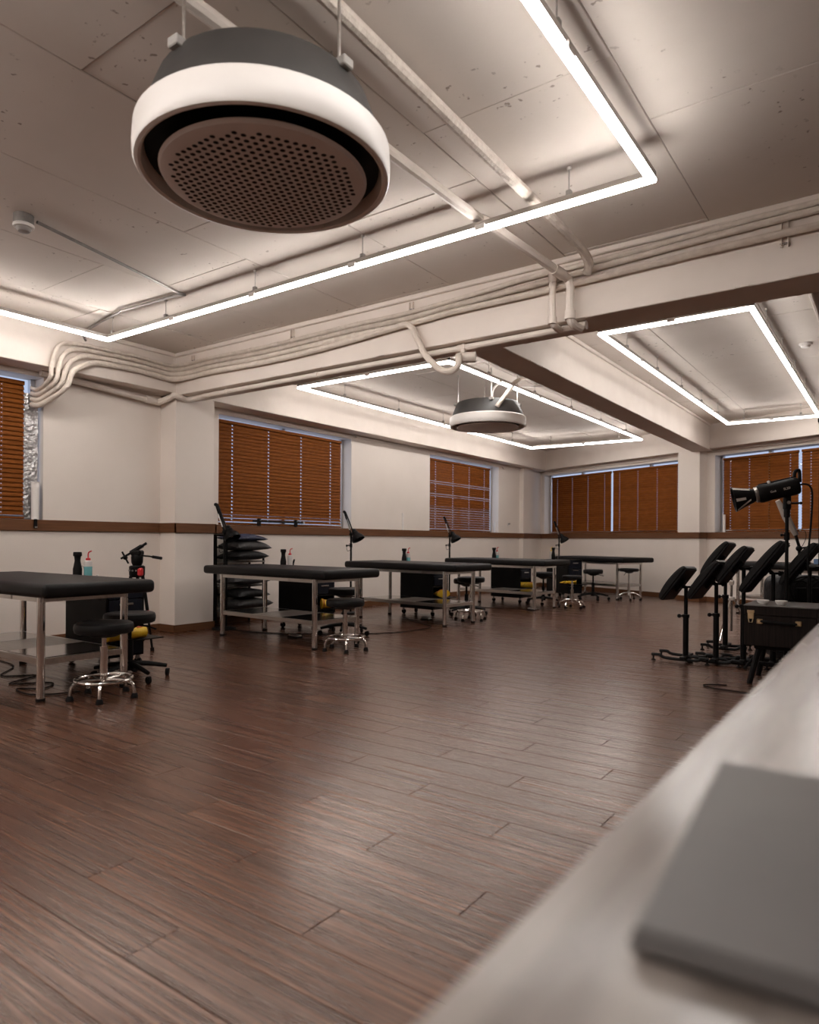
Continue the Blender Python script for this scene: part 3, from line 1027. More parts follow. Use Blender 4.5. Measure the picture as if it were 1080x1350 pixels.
def make_bed():
    root = thing('treatment_bed', 'x', 'treatment bed', group='black padded treatment beds')
    put('mattress', G().box((0, 0, (BZT + BZB) / 2), (BED_L, BED_W, BZT - BZB), 0.032, 4), LEATHER, root, ang=80)
    z = BZB - 0.002
    put('bed_frame', G().bx((-0.76, -0.305, z - 0.035), (0.76, -0.275, z)).bx((-0.76, 0.275, z - 0.035), (0.76, 0.305, z)).bx((-0.76, -0.29, z - 0.035), (-0.73, 0.29, z)).bx((0.73, -0.29, z - 0.035), (0.76, 0.29, z))
        .bx((-0.72, -0.27, z - 0.012), (0.72, 0.27, z - 0.002)), STEEL, root)
    for sx in (-1, 1):
        for sy in (-1, 1):
            x, y = sx * 0.735, sy * 0.291
            lg = put('leg', G().cyl((x, y, 0.02), (x, y, z - 0.002), 0.0255, n=20), CHROME, root)
            put('rubber_foot', G().lathe([(0, 0), (0.027, 0), (0.029, 0.004), (0.029, 0.022), (0, 0.022)], 20, Matrix.Translation((x, y, 0))), RUBBER, lg)
    sh = put('shelf_frame', G().bx((-0.72, -0.30, 0.235), (0.72, -0.272, 0.275), 0.002).bx((-0.72, 0.272, 0.235), (0.72, 0.30, 0.275), 0.002).bx((-0.75, -0.29, 0.235), (-0.722, 0.29, 0.275), 0.002).bx((0.722, -0.29, 0.235), (0.75, 0.29, 0.275), 0.002), STEEL, root)
    for k in range(3):
        put('shelf_board', G().box((-0.474 + 0.474 * k, 0, 0.271), (0.47, 0.544, 0.012), 0.002), SHELF if k != 1 else BOARD, root)
    for sx in (-0.35, 0.35):
        put('mounting_plate', G().box((sx, -0.305, z - 0.01), (0.05, 0.012, 0.04), 0.002), STEEL, root)
    return root


BEDS = [(-5.224, 2.511, 0.0, 'black padded treatment bed nearest the camera, cut off by the left picture edge'),
        (-5.258, 5.163, -0.069, 'second black treatment bed, standing beside the pillow rack and the column'),
        (-5.219, 7.461, -0.108, 'third black treatment bed, in front of the wall between the two left windows'),
        (-5.201, 9.985, -0.125, 'fourth black treatment bed, below the half-open blind'),
        (-4.68, 12.92, -0.46, 'black treatment bed standing along the far windows near the corner'),
        (-1.15, 11.10, -0.435, 'black treatment bed half hidden behind the row of arm rests')]
b0 = make_bed()
for i, (x, y, t, lab) in enumerate(BEDS):
    if i == 0:
        b0.location = (x, y, 0)
        b0.rotation_euler = (0, 0, t)
        b0['label'] = lab
    else:
        dup(b0, (x, y, 0), t, lab)


# ------------------------------------------------------------------ stools
def seat_geo(r, z, h=0.06):
    return G().lathe([(0, z - h), (r * 0.9, z - h), (r * 0.97, z - h + 0.006), (r, z - h * 0.6), (r, z - h * 0.35), (r * 0.97, z - 0.008), (r * 0.9, z - 0.001), (r * 0.5, z + 0.001), (0, z)], 36)


def make_ring_stool(zs, label):
    root = thing('foot_ring_stool', label, 'stool', group='round black stools with chrome foot rings')
    st = put('seat', seat_geo(0.185, zs, 0.07), LEATHER, root)
    put('seat_plate', G().cyl((0, 0, zs - 0.095), (0, 0, zs - 0.068), 0.08, 0.13, n=20), BLACKM, root)
    put('height_lever', G().tube([(0, 0, zs - 0.085), (-0.10, -0.03, zs - 0.085), (-0.17, -0.05, zs - 0.10)], 0.006, 6), BLACKM, root)
    put('gas_lift', G().cyl((0, 0, 0.30), (0, 0, zs - 0.09), 0.0145, n=16), CHROME, root)
    put('column', G().cyl((0, 0, 0.10), (0, 0, 0.34), 0.025, n=20), CHROME, root)
    ring = [(0.175 * cos(2 * pi * k / 40), 0.175 * sin(2 * pi * k / 40), 0.125) for k in range(40)]
    put('foot_ring', G().tube(ring, 0.0105, 8, closed=True), CHROME, root)
    for k in range(5):
        a = 2 * pi * k / 5 + 0.35
        c, s = cos(a), sin(a)
        lg = put('leg', G().tube([(0.02 * c, 0.02 * s, 0.118), (0.10 * c, 0.10 * s, 0.120), (0.165 * c, 0.165 * s, 0.112), (0.196 * c, 0.196 * s, 0.085), (0.205 * c, 0.205 * s, 0.03)], 0.0115, 8, smooth=4), CHROME, root)
        put('glide_foot', G().lathe([(0, 0), (0.022, 0), (0.024, 0.006), (0.021, 0.022), (0.015, 0.034), (0, 0.036)], 16, Matrix.Translation((0.205 * c, 0.205 * s, 0))), RUBBER, lg)
    return root


def caster_geo(r, M):
    return (G().lathe([(0, -0.011), (r, -0.011), (r, 0.011), (0, 0.011)], 16, M @ Matrix.Translation((0, 0, r)) @ Matrix.Rotation(pi / 2, 4, 'X')),
            G().box(M @ Vector((0.008, 0, r * 1.75)), (0.03, 0.03, r * 0.6), 0.006))


def make_chrome_star_stool(zs, label, r=0.16):
    root = thing('star_base_stool', label, 'stool', group='round black stools on chrome star bases')
    put('seat', seat_geo(r, zs, 0.055), LEATHER, root)
    put('seat_plate', G().cyl((0, 0, zs - 0.085), (0, 0, zs - 0.054), 0.05, 0.10, n=20), BLACKM, root)
    put('height_lever', G().tube([(0, 0, zs - 0.07), (-0.09, -0.03, zs - 0.08), (-0.13, -0.04, zs - 0.12)], 0.006, 6), BLACKM, root)
    put('gas_lift', G().cyl((0, 0, 0.14), (0, 0, zs - 0.08), 0.014, n=14).cyl((0, 0, 0.12), (0, 0, 0.30), 0.024, n=16), CHROME, root)
    put('hub', G().cyl((0, 0, 0.09), (0, 0, 0.16), 0.034, n=20), CHROME, root)
    for k in range(5):
        a = 2 * pi * k / 5 + 0.5
        c, s = cos(a), sin(a)
        lg = put('leg', G().tube([(0.02 * c, 0.02 * s, 0.135), (0.10 * c, 0.10 * s, 0.13), (0.165 * c, 0.165 * s, 0.105), (0.20 * c, 0.20 * s, 0.06)], 0.013, 8, smooth=4), CHROME, root)
        w, f = caster_geo(0.024, Matrix.Translation((0.20 * c, 0.20 * s, 0)) @ Matrix.Rotation(a + 0.8 * k, 4, 'Z'))
        put('wheel', w, RUBBER, lg)
        put('wheel_fork', f, CHROME, lg)
    return root


def make_task_stool(zs, label, r=0.185):
    root = thing('task_stool', label, 'stool', group='black stools on black caster bases')
    put('seat', seat_geo(r, zs, 0.075), LEATHER, root)
    put('seat_plate', G().cyl((0, 0, zs - 0.115), (0, 0, zs - 0.074), 0.04, 0.12, n=20), BLACKM, root)
    put('height_lever', G().tube([(0, 0, zs - 0.09), (0.12, 0.06, zs - 0.10), (0.20, 0.08, zs - 0.12)], 0.007, 6), BLACKM, root)
    put('gas_lift', G().cyl((0, 0, 0.10), (0, 0, zs - 0.10), 0.015, n=14).cyl((0, 0, 0.10), (0, 0, 0.30), 0.027, n=16), BLACKM, root)
    put('hub', G().cyl((0, 0, 0.07), (0, 0, 0.14), 0.04, n=20), BLACK, root)
    for k in range(5):
        a = 2 * pi * k / 5 - 0.15
        c, s = cos(a), sin(a)
        lg = put('leg', G().tube([(0.03 * c, 0.03 * s, 0.115), (0.14 * c, 0.14 * s, 0.105), (0.27 * c, 0.27 * s, 0.078)], 0.019, 8, smooth=3, rfun=lambda t: 0.022 - 0.007 * t), BLACK, root)
        w, f = caster_geo(0.027, Matrix.Translation((0.275 * c, 0.275 * s, 0)) @ Matrix.Rotation(a + 1.1 * k, 4, 'Z'))
        put('wheel', w, RUBBER, lg)
        put('wheel_fork', f, BLACK, lg)
    return root


def place(root, x, y, rz=0.0):
    root.location = (x, y, 0)
    root.rotation_euler = (0, 0, rz)
    return root


place(make_ring_stool(0.50, 'chrome foot-ring stool at the near end of the bed cut off by the picture edge'), -4.282, 2.53, 0.25)
place(make_ring_stool(0.49, 'chrome foot-ring stool at the near end of the second bed, beside the pillow rack bed'), -4.314, 5.0, 0.1)
place(make_ring_stool(0.575, 'taller chrome foot-ring stool at the end of the third bed'), -4.64, 7.93, 0.6)
place(make_chrome_star_stool(0.52, 'round stool with chrome star base at the end of the fourth bed', 0.155), -4.20, 10.33, 0.3)
place(make_chrome_star_stool(0.575, 'round stool with chrome star base at the right end of the far-window bed', 0.175), -3.97, 12.42, 0.9)
place(make_task_stool(0.50, 'black caster stool with thick seat behind the nearest bed, by the yellow roll'), -4.70, 2.98, 0.07)
place(make_task_stool(0.52, 'black caster stool behind the second bed, partly hidden by the foot-ring stool'), -5.03, 5.82, 0.4)
place(make_task_stool(0.52, 'black caster stool behind the third bed, beside the yellow pouch'), -5.0, 8.42, 0.8)
place(make_task_stool(0.54, 'black caster stool behind the fourth bed, near a yellow roll'), -4.85, 10.68, 0.2)
place(make_task_stool(0.55, 'black caster stool under the far-window bed, right of its trolley', 0.175), -4.52, 12.10, 0.5)


# ------------------------------------------------------------------ trolleys and what stands on them
TZ = 0.715


def make_trolley():
    root = thing('supply_trolley', 'x', 'trolley', group='black supply trolleys behind the beds')
    t = 0.016
    put('back_panel', G().bx((-0.31, -0.17, 0.09), (-0.31 + t, 0.17, TZ - t)), BLACKM, root)
    for s in (-1, 1):
        put('side_panel', G().bx((-0.31 + t, min(s * 0.17, s * (0.17 - t)), 0.09), (0.30, max(s * 0.17, s * (0.17 - t)), TZ - t), 0.002), BLACKM, root)
    put('top', G().bx((-0.315, -0.178, TZ - t), (0.315, 0.178, TZ), 0.004), BLACKM, root)
    for z in (0.09, 0.25, 0.40):
        put('shelf', G().bx((-0.29, -0.153, z), (0.295, 0.153, z + t)), BLACKM, root)
    dr = put('drawer', G().bx((0.0, -0.150, 0.425), (0.31, 0.150, 0.555), 0.004), DRAWER, root)
    put('drawer_handle', G().box((0.316, 0, 0.52), (0.012, 0.12, 0.016), 0.003), STEEL, dr)
    dr = put('drawer', G().bx((0.0, -0.150, 0.562), (0.31, 0.150, 0.69), 0.004), DRAWER, root)
    put('drawer_handle', G().box((0.316, 0, 0.655), (0.012, 0.12, 0.016), 0.003), STEEL, dr)
    put('bottom_bin', G().bx((-0.05, -0.148, 0.108), (0.312, 0.148, 0.215), 0.004), DRAWER, root)
    put('cutout_handle', G().box((0.17, -0.1715, 0.58), (0.10, 0.004, 0.05), 0.0015, 2), BLACK, root)
    for sx in (-1, 1):
        for sy in (-1, 1):
            M = Matrix.Translation((sx * 0.27, sy * 0.135, 0)) @ Matrix.Rotation(0.7 + sx + 2 * sy, 4, 'Z')
            w, f = caster_geo(0.032, M)
            wf = put('wheel_fork', f.cyl((sx * 0.27, sy * 0.135, 0.06), (sx * 0.27, sy * 0.135, 0.092), 0.018, n=10), GALV, root)
            put('wheel', w, RUBBER, wf)
    return root


TR = [(-5.44, 3.22, 0.0, 'black supply trolley behind the nearest bed, holding a yellow roll'),
      (-5.76, 5.97, -0.069, 'black supply trolley behind the second bed, between pillow rack and stools'),
      (-5.55, 8.16, -0.108, 'black supply trolley behind the third bed'),
      (-5.50, 10.78, -0.125, 'black supply trolley behind the fourth bed, below the room corner'),
      (-5.16, 12.30, -0.46, 'black supply trolley at the left end of the far-window bed')]
tr0 = make_trolley()
for i, (x, y, t, lab) in enumerate(TR):
    o = tr0 if i == 0 else dup(tr0, (x, y, 0), t, lab)
    o.location = (x, y, 0)
    o.rotation_euler = (0, 0, t)
    o['label'] = lab


def on_tr(i, lx, ly, z=TZ):
    x, y, t, _ = TR[i]
    return (x + lx * cos(t) - ly * sin(t), y + lx * sin(t) + ly * cos(t), z)


def black_bottle(loc, label):
    root = thing('spray_bottle', label, 'bottle', loc, group='black dispenser bottles on the trolleys')
    put('body', G().lathe([(0, 0), (0.033, 0), (0.036, 0.008), (0.036, 0.08), (0.029, 0.115), (0.023, 0.15), (0.026, 0.18), (0.030, 0.192), (0, 0.192)], 24), BLACK, root)
    put('cap', G().lathe([(0, 0.19), (0.033, 0.19), (0.035, 0.195), (0.034, 0.218), (0.030, 0.224), (0, 0.224)], 24), BLACKM, root)
    return root


def wash_bottle(loc, label, fill, liquid, nozzle):
    root = thing('wash_bottle', label, 'bottle', loc, group='squeeze wash bottles on the trolleys')
    H_, r = 0.155, 0.032
    f = fill * H_
    if fill > 0:
        put('liquid', G().lathe([(0, 0), (r - 0.002, 0), (r, 0.004), (r, f), (0, f)], 24), liquid, root)
    put('bottle_body', G().lathe(([(0, 0), (r - .002, 0), (r, 0.004)] if fill == 0 else [(0, f + .0005), (r, f + .0005)]) + [(r, H_ - 0.02), (r * 0.92, H_ - 0.008), (r * 0.55, H_), (0, H_)], 24), CLEARP, root)
    cp = put('cap', G().lathe([(0, H_), (0.019, H_), (0.019, H_ + 0.016), (0.008, H_ + 0.022), (0, H_ + 0.022)], 20), nozzle, root)
    put('nozzle', G().tube([(0, 0, H_ + 0.02), (0.0, 0, H_ + 0.05), (0.006, 0.004, H_ + 0.068), (0.026, 0.015, H_ + 0.078)], 0.0055, 8, smooth=4), nozzle, root)
    return root


black_bottle(on_tr(0, -0.20, -0.13), 'black dispenser bottle beside the full blue-green wash bottle')
wash_bottle(on_tr(0, -0.105, -0.09), 'wash bottle half full of blue-green liquid, red nozzle, behind the nearest bed', 0.66, TEAL, RED)
black_bottle(on_tr(1, -0.275, -0.13), 'black dispenser bottle beside the clear red-nozzled wash bottle')
wash_bottle(on_tr(1, -0.235, -0.06), 'clear empty wash bottle with red nozzle behind the second bed', 0.0, TEAL, RED)
black_bottle(on_tr(2, -0.275, -0.13), 'black dispenser bottle standing behind the third bed')
wash_bottle(on_tr(2, -0.265, -0.055), 'red-nozzled wash bottle with teal liquid behind the third bed', 0.6, TEAL, RED)
black_bottle(on_tr(3, -0.275, -0.13), 'black dispenser bottle standing behind the fourth bed')
wash_bottle(on_tr(3, -0.265, -0.055), 'red-nozzled wash bottle with teal liquid behind the fourth bed', 0.6, TEAL, RED)
black_bottle(on_tr(4, -0.16, -0.13), 'black dispenser bottle on the far-window trolley')
wash_bottle(on_tr(4, -0.24, -0.12), 'clear wash bottle with a yellow nozzle on the far-window trolley', 0.0, TEAL, YELLOW)
# wire loops (scissor rings) and small cap on the first trolley, holder on the others
x, y, z = on_tr(0, -0.27, -0.05)
sc = thing('wire_cup_holder', 'bent grey wire loops standing left of the black bottle', 'holder', (x, y, z))
for k in range(2):
    dx = 0.085 * k
    put('wire_loop', G().tube([(dx - 0.03, 0, 0.003), (dx - 0.03, 0, 0.07 - 0.03 * k), (dx - 0.012, 0, 0.10 - 0.035 * k), (dx + 0.012, 0, 0.10 - 0.035 * k), (dx + 0.03, 0, 0.07 - 0.03 * k), (dx + 0.03, 0, 0.003)], 0.0035, 6, smooth=4), GALV, sc)
put('wire_base', G().tube([(-0.03, 0, 0.003), (0.115, 0, 0.003)], 0.0035, 6), GALV, sc)
o = put('small_jar', G().lathe([(0, 0), (0.016, 0), (0.016, 0.02), (0.008, 0.024), (0.008, 0.032), (0.012, 0.034), (0.012, 0.038), (0, 0.04)], 16), WHITE, None, on_tr(0, 0.02, -0.08))
tag(o, 'tiny white-topped jar right of the blue-green wash bottle', 'jar')
o = put('hand_piece', G().tube([(0, 0, 0.0), (0.01, 0.01, 0.05), (0.02, 0.02, 0.10)], 0.012, 8, rfun=lambda t: 0.016 - 0.007 * t), BLACK, None, on_tr(1, -0.29, 0.02))
tag(o, 'small black hand tool standing left of the second trolley bottles', 'tool')
o = put('wire_clip', G().tube([(-0.04, 0, 0.003), (-0.02, 0, 0.08), (0.0, 0, 0.05), (0.03, 0, 0.10), (0.05, 0, 0.003)], 0.005, 6, smooth=3), GALV, None, on_tr(4, -0.25, 0.0))
tag(o, 'grey bent wire holder on the far-window trolley', 'holder')


def yellow_roll(loc, rz, label, ln=0.33):
    root = thing('yellow_roll', label, 'roll', loc, rz, group='yellow rolls on trolley shelves')
    put('roll_body', G().cyl((0, -ln / 2, 0), (0, ln / 2, 0), 0.047, n=24).cyl((0, -ln / 2 - .004, 0), (0, -ln / 2, 0), 0.03, 0.045, n=24), YELLOW, root)
    put('inner_core', G().cyl((0, -ln / 2 - 0.0055, 0), (0, -ln / 2 - .003, 0), 0.017, n=16), BLACK, root)
    put('red_print', G().box((0.012, ln / 2 - 0.06, 0.0452), (0.035, 0.05, 0.004), 0.001, rot=Matrix.Rotation(0.26, 4, 'Y')), REDP, root)
    put('wrap_seam', G().tube([(0.0475 * cos(a), -0.06 + 0.10 * a / 3, 0.0475 * sin(a)) for a in [k * 0.3 - 0.6 for k in range(12)]], 0.0022, 5), BLACK, root)
    return root


yellow_roll((-4.91, 3.08, 0.312), 0.05, 'yellow printed roll lying on the shelf of the nearest trolley')
x, y, _ = on_tr(3, 0.36, -0.03)
yellow_roll((x, y, 0.312), -1.2, 'yellow roll on the shelf of the fourth trolley', 0.24)


def yellow_pouch(loc, rz, label, tip):
    root = thing('yellow_pouch', label, 'pouch', loc, rz, group='yellow pouches on the trolleys')
    g = G()
    rnd = random.Random(4)
    rings = []
    tb = bmesh.new()
    n = 14
    for k in range(9):
        t = k / 8
        w = 0.10 * (1 - t) ** 0.8 + 0.006
        h = 0.055 * (1 - t) ** 0.9 + 0.004
        c = Vector((tip * t * 0.30, 0, 0.05 - 0.03 * t))
        rings.append([tb.verts.new(c + Vector((0, w * cos(2 * pi * q / n) * (1 + 0.08 * sin(5 * q + k)), h * sin(2 * pi * q / n) * (1 + 0.1 * cos(3 * q + 2 * k))))) for q in range(n)])
    for a, b in zip(rings, rings[1:]):
        for q in range(n):
            tb.faces.new((a[q], a[(q + 1) % n], b[(q + 1) % n], b[q]))
    tb.faces.new(rings[0])
    tb.faces.new(rings[-1])
    bmesh.ops.recalc_face_normals(tb, faces=tb.faces)
    g._add(tb)
    put('pouch_body', g, YELLOW, root)
    put('tie', G().tube([(tip * 0.02, 0.10 * cos(a), 0.05 + 0.055 * sin(a)) for a in [2 * pi * k / 14 for k in range(14)]], 0.004, 6, closed=True), REDP, root)
    return root


x, y, _ = on_tr(1, 0.36, -0.10)
yellow_pouch((x, y, 0.27), 0.9, 'yellow pointed pouch behind the leg of the second bed', 1)
x, y, _ = on_tr(2, 0.40, -0.05)
yellow_pouch((x, y, 0.27), 2.7, 'crumpled yellow pouch on the third trolley', 1)
x, y, _ = on_tr(4, 0.36, -0.02)
yellow_pouch((x, y, 0.27), 3.5, 'yellow pointed pouch hanging at the far-window trolley', 1)
for i in (0, 1, 2, 3, 4):   # pull-out trays that carry rolls and pouches
    x, y, t, _ = TR[i]
    tray = thing('side_tray', ['black side tray carrying the yellow printed roll of the nearest trolley', 'black side tray of the second trolley under the yellow pouch', 'black side tray of the third trolley under the yellow pouch',
                               'black side tray of the fourth trolley under the yellow roll', 'black side tray of the far-window trolley under the yellow pouch'][i], 'tray', (x, y, 0), t)
    put('tray_floor', G().bx((0.312, -0.16, 0.252), (0.46 if i else 0.59, 0.16, 0.262), 0.002), BLACKM, tray)
    for sy in (-0.155, 0.155):
        put('tray_bracket', G().box((0.3185, sy, 0.226), (0.013, 0.010, 0.052)), BLACKM, tray)


# ------------------------------------------------------------------ swing-arm lamps on round floor bases
def make_lamp():
    root = thing('swing_arm_lamp', 'x', 'lamp', group='black swing-arm floor lamps')
    put('base', G().lathe([(0, 0), (0.135, 0), (0.14, 0.006), (0.135, 0.02), (0.03, 0.028), (0, 0.028)], 32), BLACKM, root)
    put('pole', G().cyl((0, 0, 0.02), (0, 0, 1.12), 0.0145, n=12), BLACKM, root)
    put('clamp', G().cyl((0, 0, 0.95), (0, 0, 1.0), 0.020, n=12).cyl((0, 0, 0.975), (-0.05 * CA, -0.05 * SA, 0.975), 0.008, n=8).ball((-0.06 * CA, -0.06 * SA, 0.975), 0.016), BLACKM, root)
    put('joint', G().ball((0, 0, 1.14), 0.028), BLACKM, root)
    A_ = Vector((0, 0, 1.15))
    tipp = A_ - RIGHT * 0.10 + UP * 0.31
    off = FWD * 0.014
    put('lower_arm', G().tube([A_ + off, tipp + off], 0.011, 6).tube([A_ - off, tipp - off], 0.011, 6), BLACKM, root)
    elb = put('elbow', G().cyl(tipp - off * 1.8, tipp + off * 1.8, 0.020, n=12), BLACKM, root)
    hd = A_ + RIGHT * 0.045 - UP * 0.03 - FWD * 0.03
    put('upper_arm', G().tube([tipp + RIGHT * 0.018 + off, hd + UP * 0.02 + off], 0.009, 6).tube([tipp + RIGHT * 0.018 - off, hd + UP * 0.02 - off], 0.009, 6), BLACKM, root)
    put('spring', G().tube([A_ - RIGHT * 0.02 + UP * 0.05 - FWD * .02, A_ - RIGHT * 0.07 + UP * 0.2 - FWD * .02], 0.008, 6), STEEL, root)
    ax = (RIGHT * 0.45 - UP * 0.85 - FWD * 0.25).normalized()
    M = Matrix.Translation(hd + RIGHT * 0.035) @ (-ax).to_track_quat('Z', 'Y').to_matrix().to_4x4()
    put('lamp_shade', G().lathe([(0.034, 0.06), (0.042, 0.055), (0.050, 0.02), (0.078, -0.008), (0.094, -0.04), (0.096, -0.07), (0.093, -0.07), (0.090, -0.04), (0.072, -0.006), (0.042, 0.016), (0.032, 0.054)], 28, M, close=True), BLACKM, root)
    put('lamp_cap', G().lathe([(0, 0.105), (0.022, 0.105), (0.03, 0.096), (0.038, 0.06), (0, 0.055)], 20, M), BLACKM, root)
    put('bulb', G().ball(M @ Vector((0, 0, -0.02)), 0.026, 12), CLEARP, root)
    put('cord', G().tube([A_ - UP * 0.14 - RIGHT * 0.01, A_ - UP * 0.19 - RIGHT * 0.06, A_ - UP * 0.25 - RIGHT * 0.05, A_ - UP * 0.24 - RIGHT * 0.015], 0.003, 5, smooth=4), RUBBER, root)
    return root


l0 = make_lamp()
LA = [(-6.47, 2.66, 'black lamp head peeking in at the left picture edge, above the nearest bed'),
      (-6.44, 5.296, 'black swing-arm lamp in front of the pillow stack'),
      (-6.42, 7.558, 'black swing-arm lamp between the two left-wall windows, at the third bed'),
      (-6.42, 10.222, 'black swing-arm lamp in front of the half-open blind'),
      (-5.76, 13.45, 'black swing-arm lamp in front of the far-wall blind near the corner')]
for i, (x, y, lab) in enumerate(LA):
    o = l0 if i == 0 else dup(l0, (x, y, 0), 0)
    o.location = (x, y, 0)
    o['label'] = lab


# ------------------------------------------------------------------ pillow rack
rk = thing('pillow_rack', 'tall black rack stacked with cushions against the wall beside the column', 'rack', (-6.735, 5.75, 0))
RX, RY = 0.145, 0.32
for sx in (-1, 1):
    put('post', G().bx((sx * RX - 0.014, -RY, 0.0), (sx * RX + 0.014, -RY + 0.028, 1.12), 0.002), BLACKM, rk)
    put('post', G().cyl((sx * (RX - .015), RY - 0.015, 0), (sx * (RX - .015), RY - 0.015, 0.86), 0.014, n=10), BLACKM, rk)
for z in (0.19, 0.49, 0.79):
    put('shelf', G().bx((-RX, -RY + 0.02, z - 0.022), (RX, RY, z), 0.002), GREYW, rk)
put('side_panel', G().bx((-RX, -RY + .005, 0.03), (-RX + .12, -RY + 0.02, 1.09), 0.002), BLACKM, rk)
put('cross_rail', G().bx((-RX + .014, -RY + .004, 1.09), (RX - .014, -RY + 0.024, 1.115), 0.003), BLACKM, rk)
PL = [(0.79, 0.12, PILLOWB, 'black cushion at the bottom of the rack top stack', 0.52, 0.0),
      (0.905, 0.13, PILLOW, 'charcoal cushion in the middle of the rack top stack', 0.56, 0.03),
      (1.03, 0.085, PILLOWN, 'navy blue cushion on top of the pillow stack', 0.50, 0.0),
      (0.49, 0.115, PILLOW, 'charcoal cushion alone on the middle shelf of the rack', 0.56, 0.02),
      (0.19, 0.135, PILLOW, 'charcoal cushion on the lowest shelf of the rack, below another', 0.56, 0.06),
      (0.325, 0.115, PILLOWB, 'black cushion lying on the lowest shelf pile of the rack', 0.52, 0.03)]
for k, (z, h, m, lab, w, dy) in enumerate(PL):
    root = thing('cushion', lab, 'cushion', (-6.63, 5.73 + dy, z + h * 0.60), 0.05 * (k % 3 - 1), group='cushions on the pillow rack')
    put('cover', G().pillow(0.40, w, h * 1.0, 12, None, k), m, root, ang=80)
# ------------------------------------------------------------------ camera tripod behind the first bed
TP = polar(181, 6.5, 0)
tp = thing('camera_tripod', 'black and red camera tripod with fluid head beside the column', 'tripod', tuple(TP))


def rel(r, f, z):
    return RIGHT * r + FWD * f + UP * z


for k in range(3):
    a = 2 * pi * k / 3 + 0.4
    d0 = Vector((cos(a), sin(a), 0))
    lg = put('leg', G().tube([d0 * 0.06 + UP * 0.70, d0 * 0.115 + UP * 0.36], 0.016, 8).tube([d0 * 0.115 + UP * 0.36, d0 * 0.165 + UP * 0.02], 0.011, 8), BLACKM, tp)
    put('leg_clamp', G().ball(d0 * 0.115 + UP * 0.36, 0.024, 10), RED if k == 0 else BLACKM, lg)
    put('rubber_foot', G().cyl(d0 * 0.167 + UP * 0.0, d0 * 0.164 + UP * 0.03, 0.018, n=12), RUBBER, lg)
put('bowl', G().lathe([(0, 0.69), (0.06, 0.69), (0.07, 0.71), (0.072, 0.79), (0.06, 0.80), (0, 0.80)], 28), BLACKM, tp)
put('red_collar', G().box(rel(0.045, -0.04, 0.742), (0.05, 0.05, 0.075), 0.01, rot=Matrix.Rotation(YAW, 4, 'Z')), RED, tp)
for k in range(3):
    put('silver_knob', G().cyl(rel(-0.045 + 0.032 * k, -0.066, 0.755), rel(-0.045 + 0.032 * k, -0.078, 0.755), 0.008, n=10), STEEL, tp)
put('fluid_head', G().lathe([(0, 0.80), (0.04, 0.80), (0.052, 0.83), (0.055, 0.88), (0.045, 0.91), (0, 0.91)], 24).box(rel(0, 0, 0.92), (0.10, 0.10, 0.05), 0.012, rot=Matrix.Rotation(YAW, 4, 'Z')), BLACKM, tp)
put('camera_plate', G().box(rel(-0.005, 0, 0.955), (0.13, 0.06, 0.03), 0.006, rot=Matrix.Rotation(YAW, 4, 'Z') @ Matrix.Rotation(-0.55, 4, 'Y')), BLACK, tp)
put('pan_rod', G().tube([rel(-0.14, -0.03, 0.865), rel(0.10, -0.03, 1.01)], 0.010, 8), BLACKM, tp)
put('pan_rod', G().tube([rel(-0.10, 0.03, 0.90), rel(0.075, 0.03, 1.015)], 0.010, 8), BLACKM, tp)
put('lock_knob', G().tube([rel(-0.13, -0.03, 0.93), rel(-0.07, -0.03, 0.82)], 0.009, 8).ball(rel(-0.10, -0.03, 0.875), 0.022, 10), BLACKM, tp)
hn = put('pan_handle', G().tube([rel(0.03, 0, 0.895), rel(0.12, -0.01, 0.888), rel(0.24, -0.02, 0.87)], 0.008, 8), BLACKM, tp)
put('grip', G().tube([rel(0.15, -0.012, 0.884), rel(0.24, -0.02, 0.87)], 0.014, 10), RUBBER, hn)

